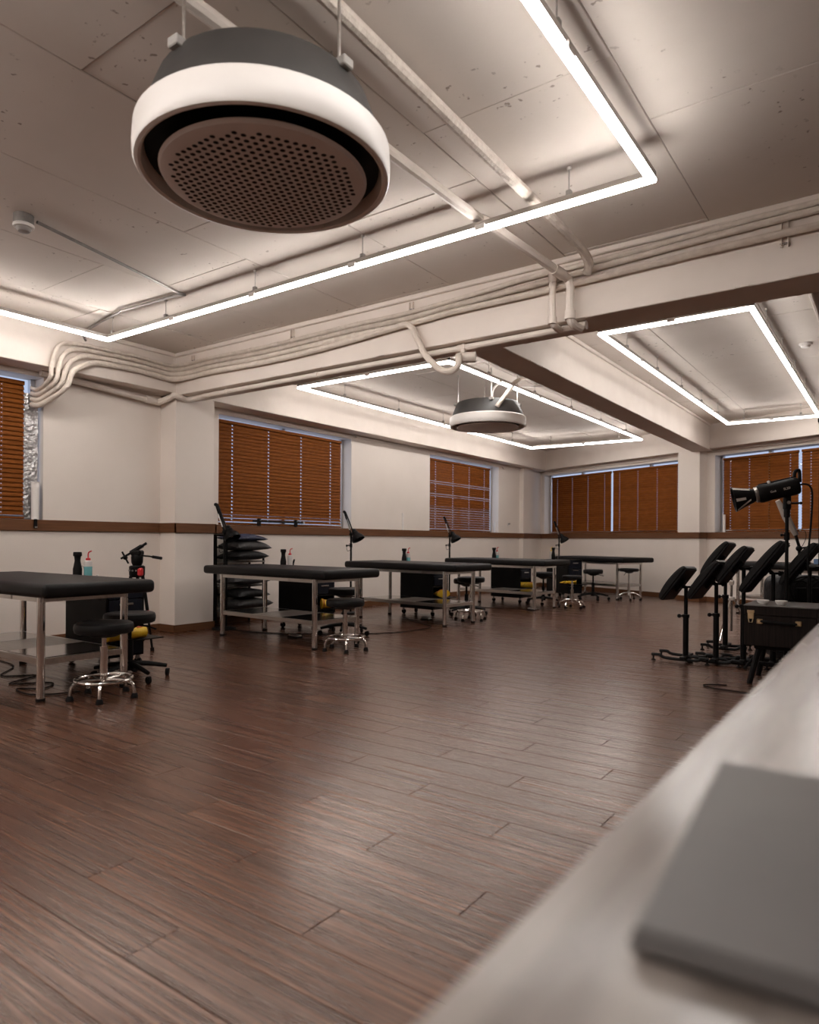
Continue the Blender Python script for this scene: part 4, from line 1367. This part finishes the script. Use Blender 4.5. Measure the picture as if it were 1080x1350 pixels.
# ------------------------------------------------------------------ arm rests on H bases
def make_arm_rest(name, label, foot, top_z, pad_l=0.40, pad_w=0.20, lift=0.0, bl=0.21, edge=False):
    """padded arm rest: foot on the floor, pad tilted away on a bracket"""
    root = thing(name, label, 'arm rest', tuple(foot), group='padded arm rests on H-shaped bases')
    put('post', G().cyl((0, 0, 0.03), (0, 0, top_z * 0.62), 0.024, n=16), BLACKM, root)
    put('inner_post', G().cyl((0, 0, top_z * 0.60), (0, 0, top_z), 0.016, n=14), BLACKM, root)
    put('collar', G().cyl((0, 0, top_z * 0.59), (0, 0, top_z * 0.63), 0.031, n=16).cyl((0, 0, top_z * 0.61), -RIGHT * 0.05 + UP * top_z * 0.61, 0.008, n=8).ball(-RIGHT * 0.058 + UP * top_z * 0.61, 0.018, 10), BLACKM, root)
    # base: two bars with raised ends along X, cross piece along Y
    put('cross_bar', G().box((0, 0.03, 0.045), (0.05, 0.30, 0.03), 0.004), BLACKM, root)
    for yy in (-0.06, 0.19):
        bar = put('base_bar', G().tube([(-bl, yy, 0.05), (-bl + .07, yy, 0.052), (-bl + .12, yy, 0.03), (0.10, yy, 0.03), (0.14, yy, 0.052), (0.205, yy, 0.05)], 0.014, 8, smooth=3), BLACKM, root)
        for sx in (-1, 1):
            put('levelling_foot', G().lathe([(0, 0), (0.02, 0), (0.02, 0.006), (0.008, 0.014), (0.008, 0.04), (0, 0.04)], 14, Matrix.Translation((0.19 if sx > 0 else -bl + .015, yy, 0))), RUBBER, bar)
    # pad
    lv = (-RIGHT * 0.50 - UP * 0.85 + FWD * 0.375).normalized()
    wv = (RIGHT * 0.66 + FWD * 0.75).normalized()
    wv = (wv - lv * wv.dot(lv)).normalized()
    nv = lv.cross(wv).normalized()
    if nv.dot(FWD) < 0:
        nv = -nv
    c = UP * (top_z + lift) - RIGHT * 0.035 + nv * 0.03
    R = Matrix((lv, wv, nv)).transposed().to_4x4()
    if R.determinant() < 0:
        R = Matrix((-lv, wv, nv)).transposed().to_4x4()
    h = pad_l / 2
    arc = [(h * cos(a), 0.026 + 0.040 * sin(a)) for a in [pi * k / 14 for k in range(15)]]
    tbp = bmesh.new()
    va = [tbp.verts.new((x, -pad_w / 2, z)) for x, z in [(h, 0.0)] + arc + [(-h, 0.0)]]
    vb = [tbp.verts.new((v.co.x, pad_w / 2, v.co.z)) for v in va]
    tbp.faces.new(va)
    tbp.faces.new(list(reversed(vb)))
    for q in range(len(va)):
        q2 = (q + 1) % len(va)
        tbp.faces.new((va[q], vb[q], vb[q2], va[q2]))
    bmesh.ops.recalc_face_normals(tbp, faces=tbp.faces)
    rim = [e for e in tbp.edges if abs(e.verts[0].co.y - e.verts[1].co.y) < 1e-6]
    bmesh.ops.bevel(tbp, geom=rim, offset=0.014, segments=3, affect='EDGES')
    gp = G()
    gp._add(tbp, Matrix.Translation(c) @ R)
    put('pad', gp, LEATHER, root, ang=50)
    put('backing_board', G().box(c - nv * 0.006, (pad_l * 0.96, pad_w * 0.94, 0.010), 0.004, rot=R), BLACK, root)
    if edge:
        put('lit_edge', G().box(c - lv * (h + 0.002) + nv * 0.018, (0.006, pad_w * 0.94, 0.022), 0.002, rot=R), GREYP, root)  # pale strip paints the light caught by the pad's top end
    put('tilt_bracket', G().box(c - nv * 0.022, (0.12, 0.07, 0.022), 0.004, rot=R).cyl(UP * (top_z - 0.01), c - nv * 0.02, 0.016, n=12), BLACKM, root)
    put('tilt_knob', G().cyl(UP * (top_z - 0.005) - RIGHT * 0.03, UP * (top_z - 0.005) + RIGHT * 0.055, 0.010, n=10).cyl(UP * (top_z - 0.005) + RIGHT * 0.05, UP * (top_z - 0.005) + RIGHT * 0.075, 0.022, n=14), BLACKM, root)
    return root


def fp(u, d):
    p = polar(u, d, 0)
    return p


make_arm_rest('arm_rest', 'low black arm rest at the left end of the arm rest row', fp(905, 6.03), 0.665, 0.355, 0.30, bl=0.275)
make_arm_rest('arm_rest', 'black arm rest whose lit upper edge is painted pale, second from the left in the row', fp(945, 5.93), 0.70, 0.40, 0.32, edge=True)
make_arm_rest('arm_rest', 'black arm rest rising behind the one with the painted lit edge, rounded top corner', fp(957, 6.67), 0.865, 0.40, 0.27)
make_arm_rest('arm_rest', 'tall black arm rest just left of the studio lamp stand', fp(981, 5.85), 0.835, 0.38, 0.25, 0.0)
make_arm_rest('arm_rest', 'large black arm rest behind the wooden case, in front of the lamp pole', fp(1020, 5.78), 0.80, 0.53, 0.27, 0.02)
make_arm_rest('arm_rest', 'black arm rest at the right picture edge beyond the lamp pole', fp(1068, 5.72), 0.845, 0.43, 0.26)

# ------------------------------------------------------------------ studio light on a stand
SL = polar(1037.5, 5.5, 0)
sl = thing('studio_light', 'black studio lamp with taped reflector on a tall stand at right', 'studio light', tuple(SL))
for k in range(3):
    a = 2 * pi * k / 3 + 1.0
    d0 = Vector((cos(a), sin(a), 0))
    lg = put('leg', G().tube([d0 * 0.02 + UP * 0.42, d0 * 0.30 + UP * 0.02], 0.010, 8).tube([UP * 0.16, d0 * 0.17 + UP * 0.20], 0.006, 6), BLACKM, sl)
    put('rubber_foot', G().ball(d0 * 0.30 + UP * 0.016, 0.016, 10), RUBBER, lg)
put('stand_pole', G().cyl((0, 0, 0.14), (0, 0, 0.85), 0.0165, n=14).cyl((0, 0, 0.80), (0, 0, 1.27), 0.0135, n=14), BLACKM, sl)
put('pole_lock', G().cyl((0, 0, 1.075), (0, 0, 1.135), 0.021, n=14).cyl(UP * 1.115, UP * 1.115 - RIGHT * 0.035, 0.006, n=8).ball(UP * 1.115 - RIGHT * 0.042, 0.012, 10), BLACKM, sl)
axv = (-RIGHT * 0.965 - UP * 0.235 + FWD * 0.34).normalized()
HC = UP * 1.475 - RIGHT * 0.075          # middle of the body
qs = axv.to_track_quat('Z', 'Y').to_matrix().to_4x4()
MB_ = Matrix.Translation(HC) @ qs
put('body', G().lathe([(0, -0.155), (0.058, -0.155), (0.066, -0.145), (0.070, -0.12), (0.068, 0.06), (0.072, 0.085), (0.074, 0.12), (0.068, 0.145), (0, 0.145)], 36, MB_), BLACK, sl)
put('mount_ring', G().lathe([(0.0, 0.145), (0.060, 0.145), (0.062, 0.152), (0.062, 0.165), (0.056, 0.17), (0, 0.17)], 36, MB_), STEEL, sl)
rf = put('reflector', G().lathe([(0.050, 0.168), (0.058, 0.19), (0.068, 0.225), (0.082, 0.27), (0.098, 0.315), (0.102, 0.33), (0.098, 0.33), (0.080, 0.27), (0.060, 0.21), (0.046, 0.17)], 40, MB_, close=True), BLACKM, sl)
# strips of tape on the reflector
def on_cone(ang, t, lift=0.003):
    z = 0.19 + 0.135 * t
    r = 0.058 + 0.044 * t + lift
    return MB_ @ Vector((r * cos(ang), r * sin(ang), z))


# find the bearing on the cone that faces up and the one that faces the camera
def bearing(dirv):
    loc = qs.inverted() @ dirv
    return atan2(loc.y, loc.x)


bu, bc = bearing(UP), bearing(-FWD)
def strip(a0, t0, a1, t1, w):
    tb = bmesh.new()
    rows = []
    n = 8
    for k in range(n + 1):
        t = k / n
        a, tt = a0 + (a1 - a0) * t, t0 + (t1 - t0) * t
        rows.append([tb.verts.new(on_cone(a - w, tt)), tb.verts.new(on_cone(a, tt, 0.0035)), tb.verts.new(on_cone(a + w, tt))])
    for p, q in zip(rows, rows[1:]):
        tb.faces.new((p[0], p[1], q[1], q[0]))
        tb.faces.new((p[1], p[2], q[2], q[1]))
    tb.normal_update()
    bmesh.ops.solidify(tb, geom=list(tb.faces), thickness=0.0012)
    bmesh.ops.recalc_face_normals(tb, faces=tb.faces)
    g = G()
    g._add(tb)
    return g


dc = ((bc - bu + pi) % (2 * pi)) - pi
put('tape_strip', strip(bu + dc * 0.42, 0.1, bu + dc * 0.35, 1.0, 0.16), TAPE, sl)
put('tape_strip', strip(bu + dc * 1.06, 0.42, bu + dc * 1.02, 0.97, 0.12), TAPE, sl)
put('tape_strip', strip(bu + dc * 1.25, 0.15, bu + dc * 1.62, 0.97, 0.10), TAPE, sl)
put('latch', G().box(MB_ @ Vector((0.075 * cos(bu), 0.075 * sin(bu), 0.05)), (0.03, 0.03, 0.022), 0.006, rot=qs), WHITE, sl)
put('top_rail', G().box(MB_ @ Vector((0.072 * cos(bu), 0.072 * sin(bu), 0.0)), (0.014, 0.014, 0.26), 0.004, rot=qs @ Matrix.Rotation(bu, 4, 'Z')), BLACK, sl)
hb = MB_ @ Vector((0.07 * cos(bu), 0.07 * sin(bu), -0.135))
put('rear_handle', G().tube([hb, hb + UP * 0.035 + RIGHT * 0.004, hb + UP * 0.055 + RIGHT * 0.02, hb + UP * 0.05 + RIGHT * 0.04, hb - UP * 0.04 + RIGHT * 0.045], 0.014, 8, smooth=3), BLACK, sl)
put('yoke', G().box(UP * 1.385, (0.055, 0.04, 0.13), 0.008, rot=Matrix.Rotation(YAW, 4, 'Z')).box(UP * 1.30, (0.04, 0.04, 0.09), 0.008, rot=Matrix.Rotation(YAW, 4, 'Z')), BLACK, sl)
put('yoke_bolt', G().cyl(UP * 1.375 - FWD * 0.03, UP * 1.375 - FWD * 0.022, 0.014, n=16), STEEL, sl)
put('tilt_handle', G().tube([UP * 1.37, UP * 1.372 + RIGHT * 0.11], 0.008, 8).ball(UP * 1.372 + RIGHT * 0.112, 0.012, 10), BLACKM, sl)


def text_mesh(s, size, name, m, depth=0.0006):
    cu_ = bpy.data.curves.new('txt', 'FONT')
    cu_.body = s
    cu_.size = size
    cu_.align_x = 'CENTER'
    cu_.align_y = 'CENTER'
    cu_.extrude = depth
    ob = bpy.data.objects.new('txt', cu_)
    COL.objects.link(ob)
    bpy.context.view_layer.update()
    me_ = bpy.data.meshes.new_from_object(ob.evaluated_get(bpy.context.evaluated_depsgraph_get()))
    bpy.data.objects.remove(ob)
    bpy.data.curves.remove(cu_)
    me_.name = name
    me_.materials.clear()
    me_.materials.append(m)
    return me_


tx = -axv                       # reading direction: left to right = front to rear
tx = (tx - FWD * tx.dot(FWD)).normalized()
tn = -FWD
ty = tn.cross(tx)
TM = Matrix((tx, ty, tn)).transposed().to_4x4()
for s, along, size in (('Godox', 0.035, 0.024), ('SL200 III', -0.07, 0.026)):
    o = put('lettering', text_mesh(s, size, 'lettering', TAPE), None, sl)
    o.matrix_local = Matrix.Translation(MB_ @ Vector((0.0715 * cos(bc), 0.0715 * sin(bc), along))) @ TM
cb = put('power_cable', G().tube([HC - axv * 0.15, HC - axv * 0.19 + UP * 0.002, HC - axv * 0.235 - UP * 0.03, HC - axv * 0.25 - UP * 0.12, HC - axv * 0.24 - UP * 0.35, HC - axv * 0.22 - UP * 0.62, HC - axv * 0.24 - UP * 0.8], 0.0075, 8, smooth=5), RUBBER, sl)

# slim folded panel on a second stand
SP = polar(1051, 6.6, 0)
sp = thing('folded_reflector', 'slim pale folded photo reflector leaning on a black stand behind the lamp pole', 'reflector', tuple(SP))
top = UP * 1.46 - RIGHT * 0.19
bot = UP * 1.13 - RIGHT * 0.015
dv = (top - bot).normalized()
put('silver_panel', G().tube([bot, bot * 0.5 + top * 0.5, top], 0.03, 8, rfun=lambda t: 0.022 + 0.016 * sin(pi * min(1, t * 1.1))), SILVER, sp)
put('blue_edge', G().tube([bot + RIGHT * 0.018, top * 0.6 + bot * 0.4 + RIGHT * 0.035], 0.011, 6), BLUEP, sp)
put('stand_pole', G().tube([UP * 0.02 + RIGHT * 0.03, UP * 0.80 + RIGHT * 0.03, UP * 1.02 + RIGHT * 0.02, bot], 0.014, 8), BLACKM, sp)
put('swivel', G().ball(UP * 1.0 + RIGHT * 0.02, 0.03, 10).cyl(UP * 1.0 + RIGHT * 0.02, UP * 1.01 + RIGHT * 0.09, 0.009, n=8), BLACKM, sp)
put('stand_foot', G().lathe([(0, 0), (0.14, 0), (0.14, 0.012), (0.02, 0.03), (0, 0.03)], 24, Matrix.Translation(RIGHT * 0.03)), BLACKM, sp)
put('strap', G().tube([UP * 1.02 + RIGHT * 0.05, UP * 1.10 + RIGHT * 0.085, UP * 1.16 + RIGHT * 0.08, UP * 1.18 + RIGHT * 0.05], 0.003, 5, smooth=4), RUBBER, sp)

# chrome light stand between the posts
CS = polar(965, 7.4, 0)
cs = thing('chrome_stand', 'thin chrome tripod stand seen between the arm rest posts', 'stand', tuple(CS))
for k in range(3):
    a = 2 * pi * k / 3 + 0.2
    d0 = Vector((cos(a), sin(a), 0))
    put('leg', G().tube([d0 * 0.02 + UP * 0.45, d0 * 0.22 + UP * 0.012], 0.009, 8), CHROME, cs)
put('pole', G().cyl((0, 0, 0.10), (0, 0, 0.85), 0.014, n=12), CHROME, cs)
put('clamp', G().box((0, 0, 0.86), (0.10, 0.05, 0.05), 0.008).box((0, 0, 0.62), (0.05, 0.05, 0.05), 0.008).box((0, 0, 0.45), (0.06, 0.06, 0.04), 0.006), STEEL, cs)

# ------------------------------------------------------------------ wooden case on a splayed stool, with dishes
CX, CY = -0.70, 5.86
st = thing('splayed_stool', 'black stool with splayed legs under the dark wooden case', 'stool', (CX, CY, 0))
put('seat', G().box((0, 0, 0.275), (0.36, 0.36, 0.03), 0.008), BLACKM, st)
for sx in (-1, 1):
    for sy in (-1, 1):
        put('leg', G().tube([(sx * 0.15, sy * 0.15, 0.262), (sx * 0.205, sy * 0.205, 0.0)], 0.02, 8), BLACKM, st)
put('stretcher', G().bx((-0.17, -0.01, 0.12), (0.17, 0.01, 0.14)).bx((-0.01, -0.17, 0.12), (0.01, 0.17, 0.14)), BLACKM, st)
cs_ = thing('wooden_case', 'dark wood-grain case with brass latch and carrying handle', 'case', (CX, CY, 0.291))
put('body', G().bx((-0.235, -0.24, 0), (0.235, 0.24, 0.225), 0.004), DWOOD, cs_)
put('lid', G().bx((-0.237, -0.242, 0.227), (0.237, 0.242, 0.292), 0.004), DWOOD, cs_)
put('lid_top', G().bx((-0.24, -0.245, 0.292), (0.24, 0.245, 0.30), 0.002), DTOP, cs_)
lt = put('latch', G().box((-0.19, -0.247, 0.222), (0.042, 0.010, 0.05), 0.003), BRASS, cs_)
put('latch_plate', G().box((-0.19, -0.245, 0.252), (0.05, 0.008, 0.02), 0.002), BRASS, lt)
put('latch_loop', G().tube([(-0.205, -0.249, 0.20), (-0.20, -0.252, 0.172), (-0.18, -0.252, 0.172), (-0.175, -0.249, 0.20)], 0.004, 6), BRASS, lt)
hd_ = put('handle', G().tube([(-0.12, -0.252, 0.185), (-0.08, -0.268, 0.183), (0.06, -0.268, 0.178), (0.11, -0.252, 0.178)], 0.010, 8, smooth=3), RUBBER, cs_)
for x in (-0.13, 0.12):
    put('handle_mount', G().box((x, -0.25, 0.182), (0.042, 0.016, 0.038), 0.005), BRASS, hd_)
put('side_plate', G().box((0.2405, -0.06, 0.20), (0.006, 0.10, 0.14), 0.002), BRASS, cs_)
for k, (dx, lab) in enumerate(((-0.125, 'left white dish on the wooden case'), (-0.005, 'right white dish on the wooden case'))):
    d = thing('white_dish', lab, 'dish', (CX + dx, CY - 0.13 + 0.01 * k, 0.592), group='white dishes on the wooden case')
    put('bowl', G().lathe([(0, 0), (0.026, 0), (0.040, 0.018), (0.042, 0.032), (0.037, 0.032), (0.02, 0.006), (0, 0.006)], 28), WHITE, d)
    put('printed_centre', G().box((0, -0.0325, 0.016), (0.030, 0.003, 0.006), 0.001, rot=Matrix.Rotation(-0.5, 4, 'X')), DISHIN, d)

# black equipment bag with cables behind the case
BG = polar(1052, 6.25, 0)
bag = thing('equipment_bag', 'bulky black equipment bag with coiled cables behind the wooden case', 'bag', tuple(BG), YAW)
put('bag_body', G().box((0, 0, 0.38), (0.50, 0.36, 0.76), 0.09, 4), PILLOWB, bag, ang=80)
put('pocket', G().box((0.02, -0.19, 0.52), (0.30, 0.05, 0.28), 0.02, 2), BLACK, bag)
rnd = random.Random(3)
for k in range(5):
    c = Vector((-0.12 + 0.06 * k, -0.235, 0.62 + 0.02 * (k % 2)))
    r = 0.10 + 0.02 * (k % 3)
    pts = [c + Vector((r * cos(a) * 1.2, -0.012 * k * 0.5 + 0.01 * sin(3 * a), r * sin(a))) for a in [2 * pi * q / 14 + 0.2 * k for q in range(12)]]
    put('cable_loop', G().tube(pts, 0.006, 6, smooth=3), RUBBER, bag)
put('buckle', G().box((0.20, -0.222, 0.60), (0.03, 0.012, 0.03), 0.003).box((0.20, -0.222, 0.55), (0.02, 0.012, 0.02), 0.003), BRASS, bag)
o = thing('blue_box', 'small blue-grey box at the right picture edge, behind the arm rests', 'box', tuple(far(2.55, -2.15, 0.0)), FTH)
o.location = (-0.78, 10.7, BZT + 0.002)
put('box_body', G().bx((-0.12, -0.10, 0), (0.22, 0.10, 0.07), 0.006), BLUEP, o)
put('white_lid', G().bx((-0.12, -0.10, 0.0705), (0.22, 0.10, 0.085), 0.004), WHITE, o)

# tall wooden cabinet whose edge shows at the right border
kb = thing('tall_cabinet', 'tall dark wooden cabinet whose left edge touches the right picture border', 'cabinet', (-0.36, 7.72, 0))
put('carcass', G().bx((-0.26, -0.17, 0.05), (0.26, 0.17, 2.20), 0.004), DWOOD, kb)
put('plinth', G().bx((-0.25, -0.15, 0), (0.25, 0.15, 0.05)), BLACK, kb)
put('cornice', G().bx((-0.27, -0.18, 2.20), (0.27, 0.18, 2.235), 0.004), DWOOD, kb)
for sx in (-1, 1):
    dr = put('door', G().bx((min(0, sx * 0.255) + .002, -0.188, 0.07), (max(0, sx * 0.255) - .002, -0.171, 2.18), 0.003), DWOOD, kb)
    put('door_knob', G().ball((sx * 0.03, -0.20, 1.1), 0.014, 12), BRASS, dr)

# ------------------------------------------------------------------ counter under the camera
XE = -0.165
ct = thing('reception_counter', 'pale laminate counter filling the lower right foreground, out of focus', 'counter', (0.35, 0.6, 0))
put('worktop', G().bx((XE - 0.35, -1.9, 0.812), (0.55, 3.2, 0.85), 0.006, 3), COUNTER, ct)
put('front_panel', G().bx((XE - 0.35 + 0.04, -1.85, 0.0), (XE - 0.35 + 0.07, 3.15, 0.812)), COUNTERB, ct)
put('end_panel', G().bx((XE - 0.35 + 0.07, 3.12, 0.0), (0.50, 3.15, 0.812)), COUNTERB, ct)
put('end_panel', G().bx((XE - 0.35 + 0.07, -1.85, 0.0), (0.50, -1.82, 0.812)), COUNTERB, ct)
tb_ = thing('grey_tablet', 'blurred dark grey tablet lying on the counter at the bottom right', 'tablet', (0.055, 0.49, 0.851), 0.06)
put('tablet_body', G().box((0, 0, 0.0055), (0.34, 0.30, 0.011), 0.005, 3), PHONE, tb_)
put('tablet_cover', G().box((0, 0, 0.0125), (0.335, 0.295, 0.003), 0.001, 1), PHONE, tb_)

# ------------------------------------------------------------------ small wall and sill details
def sill_tube(loc, h, label, r=0.018):
    root = thing('white_tube', label, 'tube', loc, group='white tubes by the windows')
    put('tube_body', G().cyl((0, 0, 0), (0, 0, h), r, n=16), WHITE, root)
    put('tube_cap', G().cyl((0, 0, h), (0, 0, h + 0.006), r * 1.08, n=16), WHITE, root)
    return root


sill_tube((XW + 0.0, 9.47, SILL_T + 0.001), 0.28, 'white plastic tube standing on the dado between the two left windows', 0.02)
sill_tube((XW - 0.03, 12.82, SILL_T + 0.001), 0.22, 'white tube standing at the right end of the half-open blind', 0.02)
p = far(1.47, 0.0, SILL_T + 0.001)
sill_tube(tuple(p), 0.30, 'white tube standing on the far sill right of the column', 0.022)
sill_tube((XW + 0.0, 3.35, SILL_T + 0.001), 0.36, 'silver-white tube standing in the corner of the leftmost window', 0.035)
o = thing('wall_hook', 'small white wall fitting between the half-open blind and the corner', 'wall fitting', (XW, 13.36, 1.38))
put('plate', G().bx((0.0, -0.03, 0), (0.012, 0.03, 0.07), 0.003), WHITE, o)
put('peg', G().cyl((0.01, 0.0, 0.05), (0.05, 0.0, 0.05), 0.014, n=10), GREYP, o)
# foil insulation in the first window reveal
g = G()
rnd = random.Random(8)
tb2 = bmesh.new()
gr = [[tb2.verts.new((XW - 0.055 - 0.014 * rnd.random(), 3.266 + 0.034 * i, SILL_T + 0.02 + 0.053 * j)) for i in range(5)] for j in range(24)]
for j in range(23):
    for i in range(4):
        tb2.faces.new((gr[j][i], gr[j][i + 1], gr[j + 1][i + 1], gr[j + 1][i]))
tb2.normal_update()
bmesh.ops.solidify(tb2, geom=list(tb2.faces), thickness=0.006)
bmesh.ops.recalc_face_normals(tb2, faces=tb2.faces)
g._add(tb2)
o = put('foil_insulation', g, FOIL, ang=10)
tag(o, 'crumpled silver foil strip filling the edge of the leftmost window', 'insulation')
o = thing('cable_clip', 'dark clip on the dado below the leftmost window corner', 'clip', (XW + 0.023, 3.34, 1.15))
put('clip_body', G().bx((0, -0.015, 0), (0.018, 0.015, 0.09), 0.004), BLACK, o)
put('silver_end', G().bx((0.018, -0.012, 0.005), (0.022, 0.012, 0.018), 0.001), STEEL, o)
# monopod with two clips lying on the second window sill
o = thing('monopod', 'black rod with two clips lying on the sill below the widest blind', 'monopod', (XW + 0.005, 6.55, SILL_T + 0.0))
put('rod', G().tube([(0.01, -0.42, 0.062), (0.01, 0.0, 0.060), (0.01, 0.50, 0.058)], 0.012, 8), BLACKM, o)
for yy in (-0.32, 0.36):
    cpp = put('clip', G().box((0.01, yy, 0.050), (0.035, 0.05, 0.098), 0.006), BLACK, o)
    put('clip_screw', G().cyl((0.02, yy, 0.075), (0.05, yy, 0.075), 0.008, n=8), STEEL, cpp)
put('end_cap', G().cyl((0.01, 0.50, 0.058), (0.01, 0.53, 0.058), 0.014, n=10), STEEL, o)
# dark rod along the sill under the blind (bottom of the sash)
# painted cable running along the far beam
pts = [tuple(far(-3.35 + 0.45 * k, -0.03, 2.655 + 0.012 * sin(1.7 * k))) for k in range(9)]
tag(put('wall_cable', G().tube(pts, 0.012, 6, smooth=4), PIPE), 'painted cable sagging above the two far blinds beside the corner', 'cable')
pts = [tuple(far(1.16 + 0.45 * k, -0.03, 2.66 + 0.010 * sin(1.3 * k))) for k in range(8)]
tag(put('wall_cable', G().tube(pts, 0.012, 6, smooth=4), PIPE), 'painted cable above the far blinds right of the column', 'cable')
pts = [(XW + 0.02, 8.2, 2.66), (XW + 0.03, 10.0, 2.668), (XW + 0.03, 12.7, 2.665), (XW + 0.03, 13.1, 2.60), (XW + 0.03, 13.4, 2.665), (XW + 0.03, 14.0, 2.655)]
tag(put('wall_cable', G().tube(pts, 0.012, 6, smooth=5), PIPE), 'painted cable above the half-open blind, kinked beside the corner', 'cable')

# floor cables
def cable(pts, label, r=0.005):
    tag(put('power_cord', G().tube([(x, y, r + 0.001) for x, y in pts], r, 6, smooth=6), RUBBER), label, 'cable', 'black power cords on the floor')


cable([(-6.4, 2.75), (-5.9, 2.70), (-5.55, 2.45), (-5.35, 2.62), (-5.2, 2.35), (-5.0, 2.55), (-4.85, 2.42), (-4.98, 2.30), (-4.7, 2.28), (-4.55, 2.52)], 'wavy black power cord under the nearest bed')
cable([(-6.35, 5.30), (-5.9, 5.32), (-5.3, 5.6), (-4.7, 6.2), (-4.6, 6.9), (-5.0, 7.2), (-5.5, 7.6)], 'black power cord crossing the floor between the second and third beds')
cable([(-6.3, 10.2), (-5.9, 9.9), (-5.4, 9.55), (-4.9, 9.6), (-4.5, 9.75)], 'curved black power cord under the fourth bed')
cable([(-1.02, 5.45), (-1.10, 5.42), (-1.16, 5.36), (-1.10, 5.29), (-0.98, 5.27), (-0.85, 5.26), (-0.7, 5.3)], 'black cord end looping on the floor in front of the splayed stool')
for i, (x, y) in enumerate(((-5.28, 5.30), (-5.1, 7.55), (-4.55, 9.62))):
    pd = thing('foot_pedal', ['flat black foot pedal under the second bed', 'flat black foot pedal under the third bed', 'flat black foot pedal beside the fourth bed leg'][i], 'foot pedal', (x, y, 0), group='black foot pedals')
    put('pedal_base', G().bx((-0.07, -0.05, 0), (0.07, 0.05, 0.018), 0.005), BLACK, pd)
    put('pedal_plate', G().box((0, 0, 0.028), (0.12, 0.085, 0.012), 0.004, rot=Matrix.Rotation(0.08, 4, 'Y')), STEEL, pd)
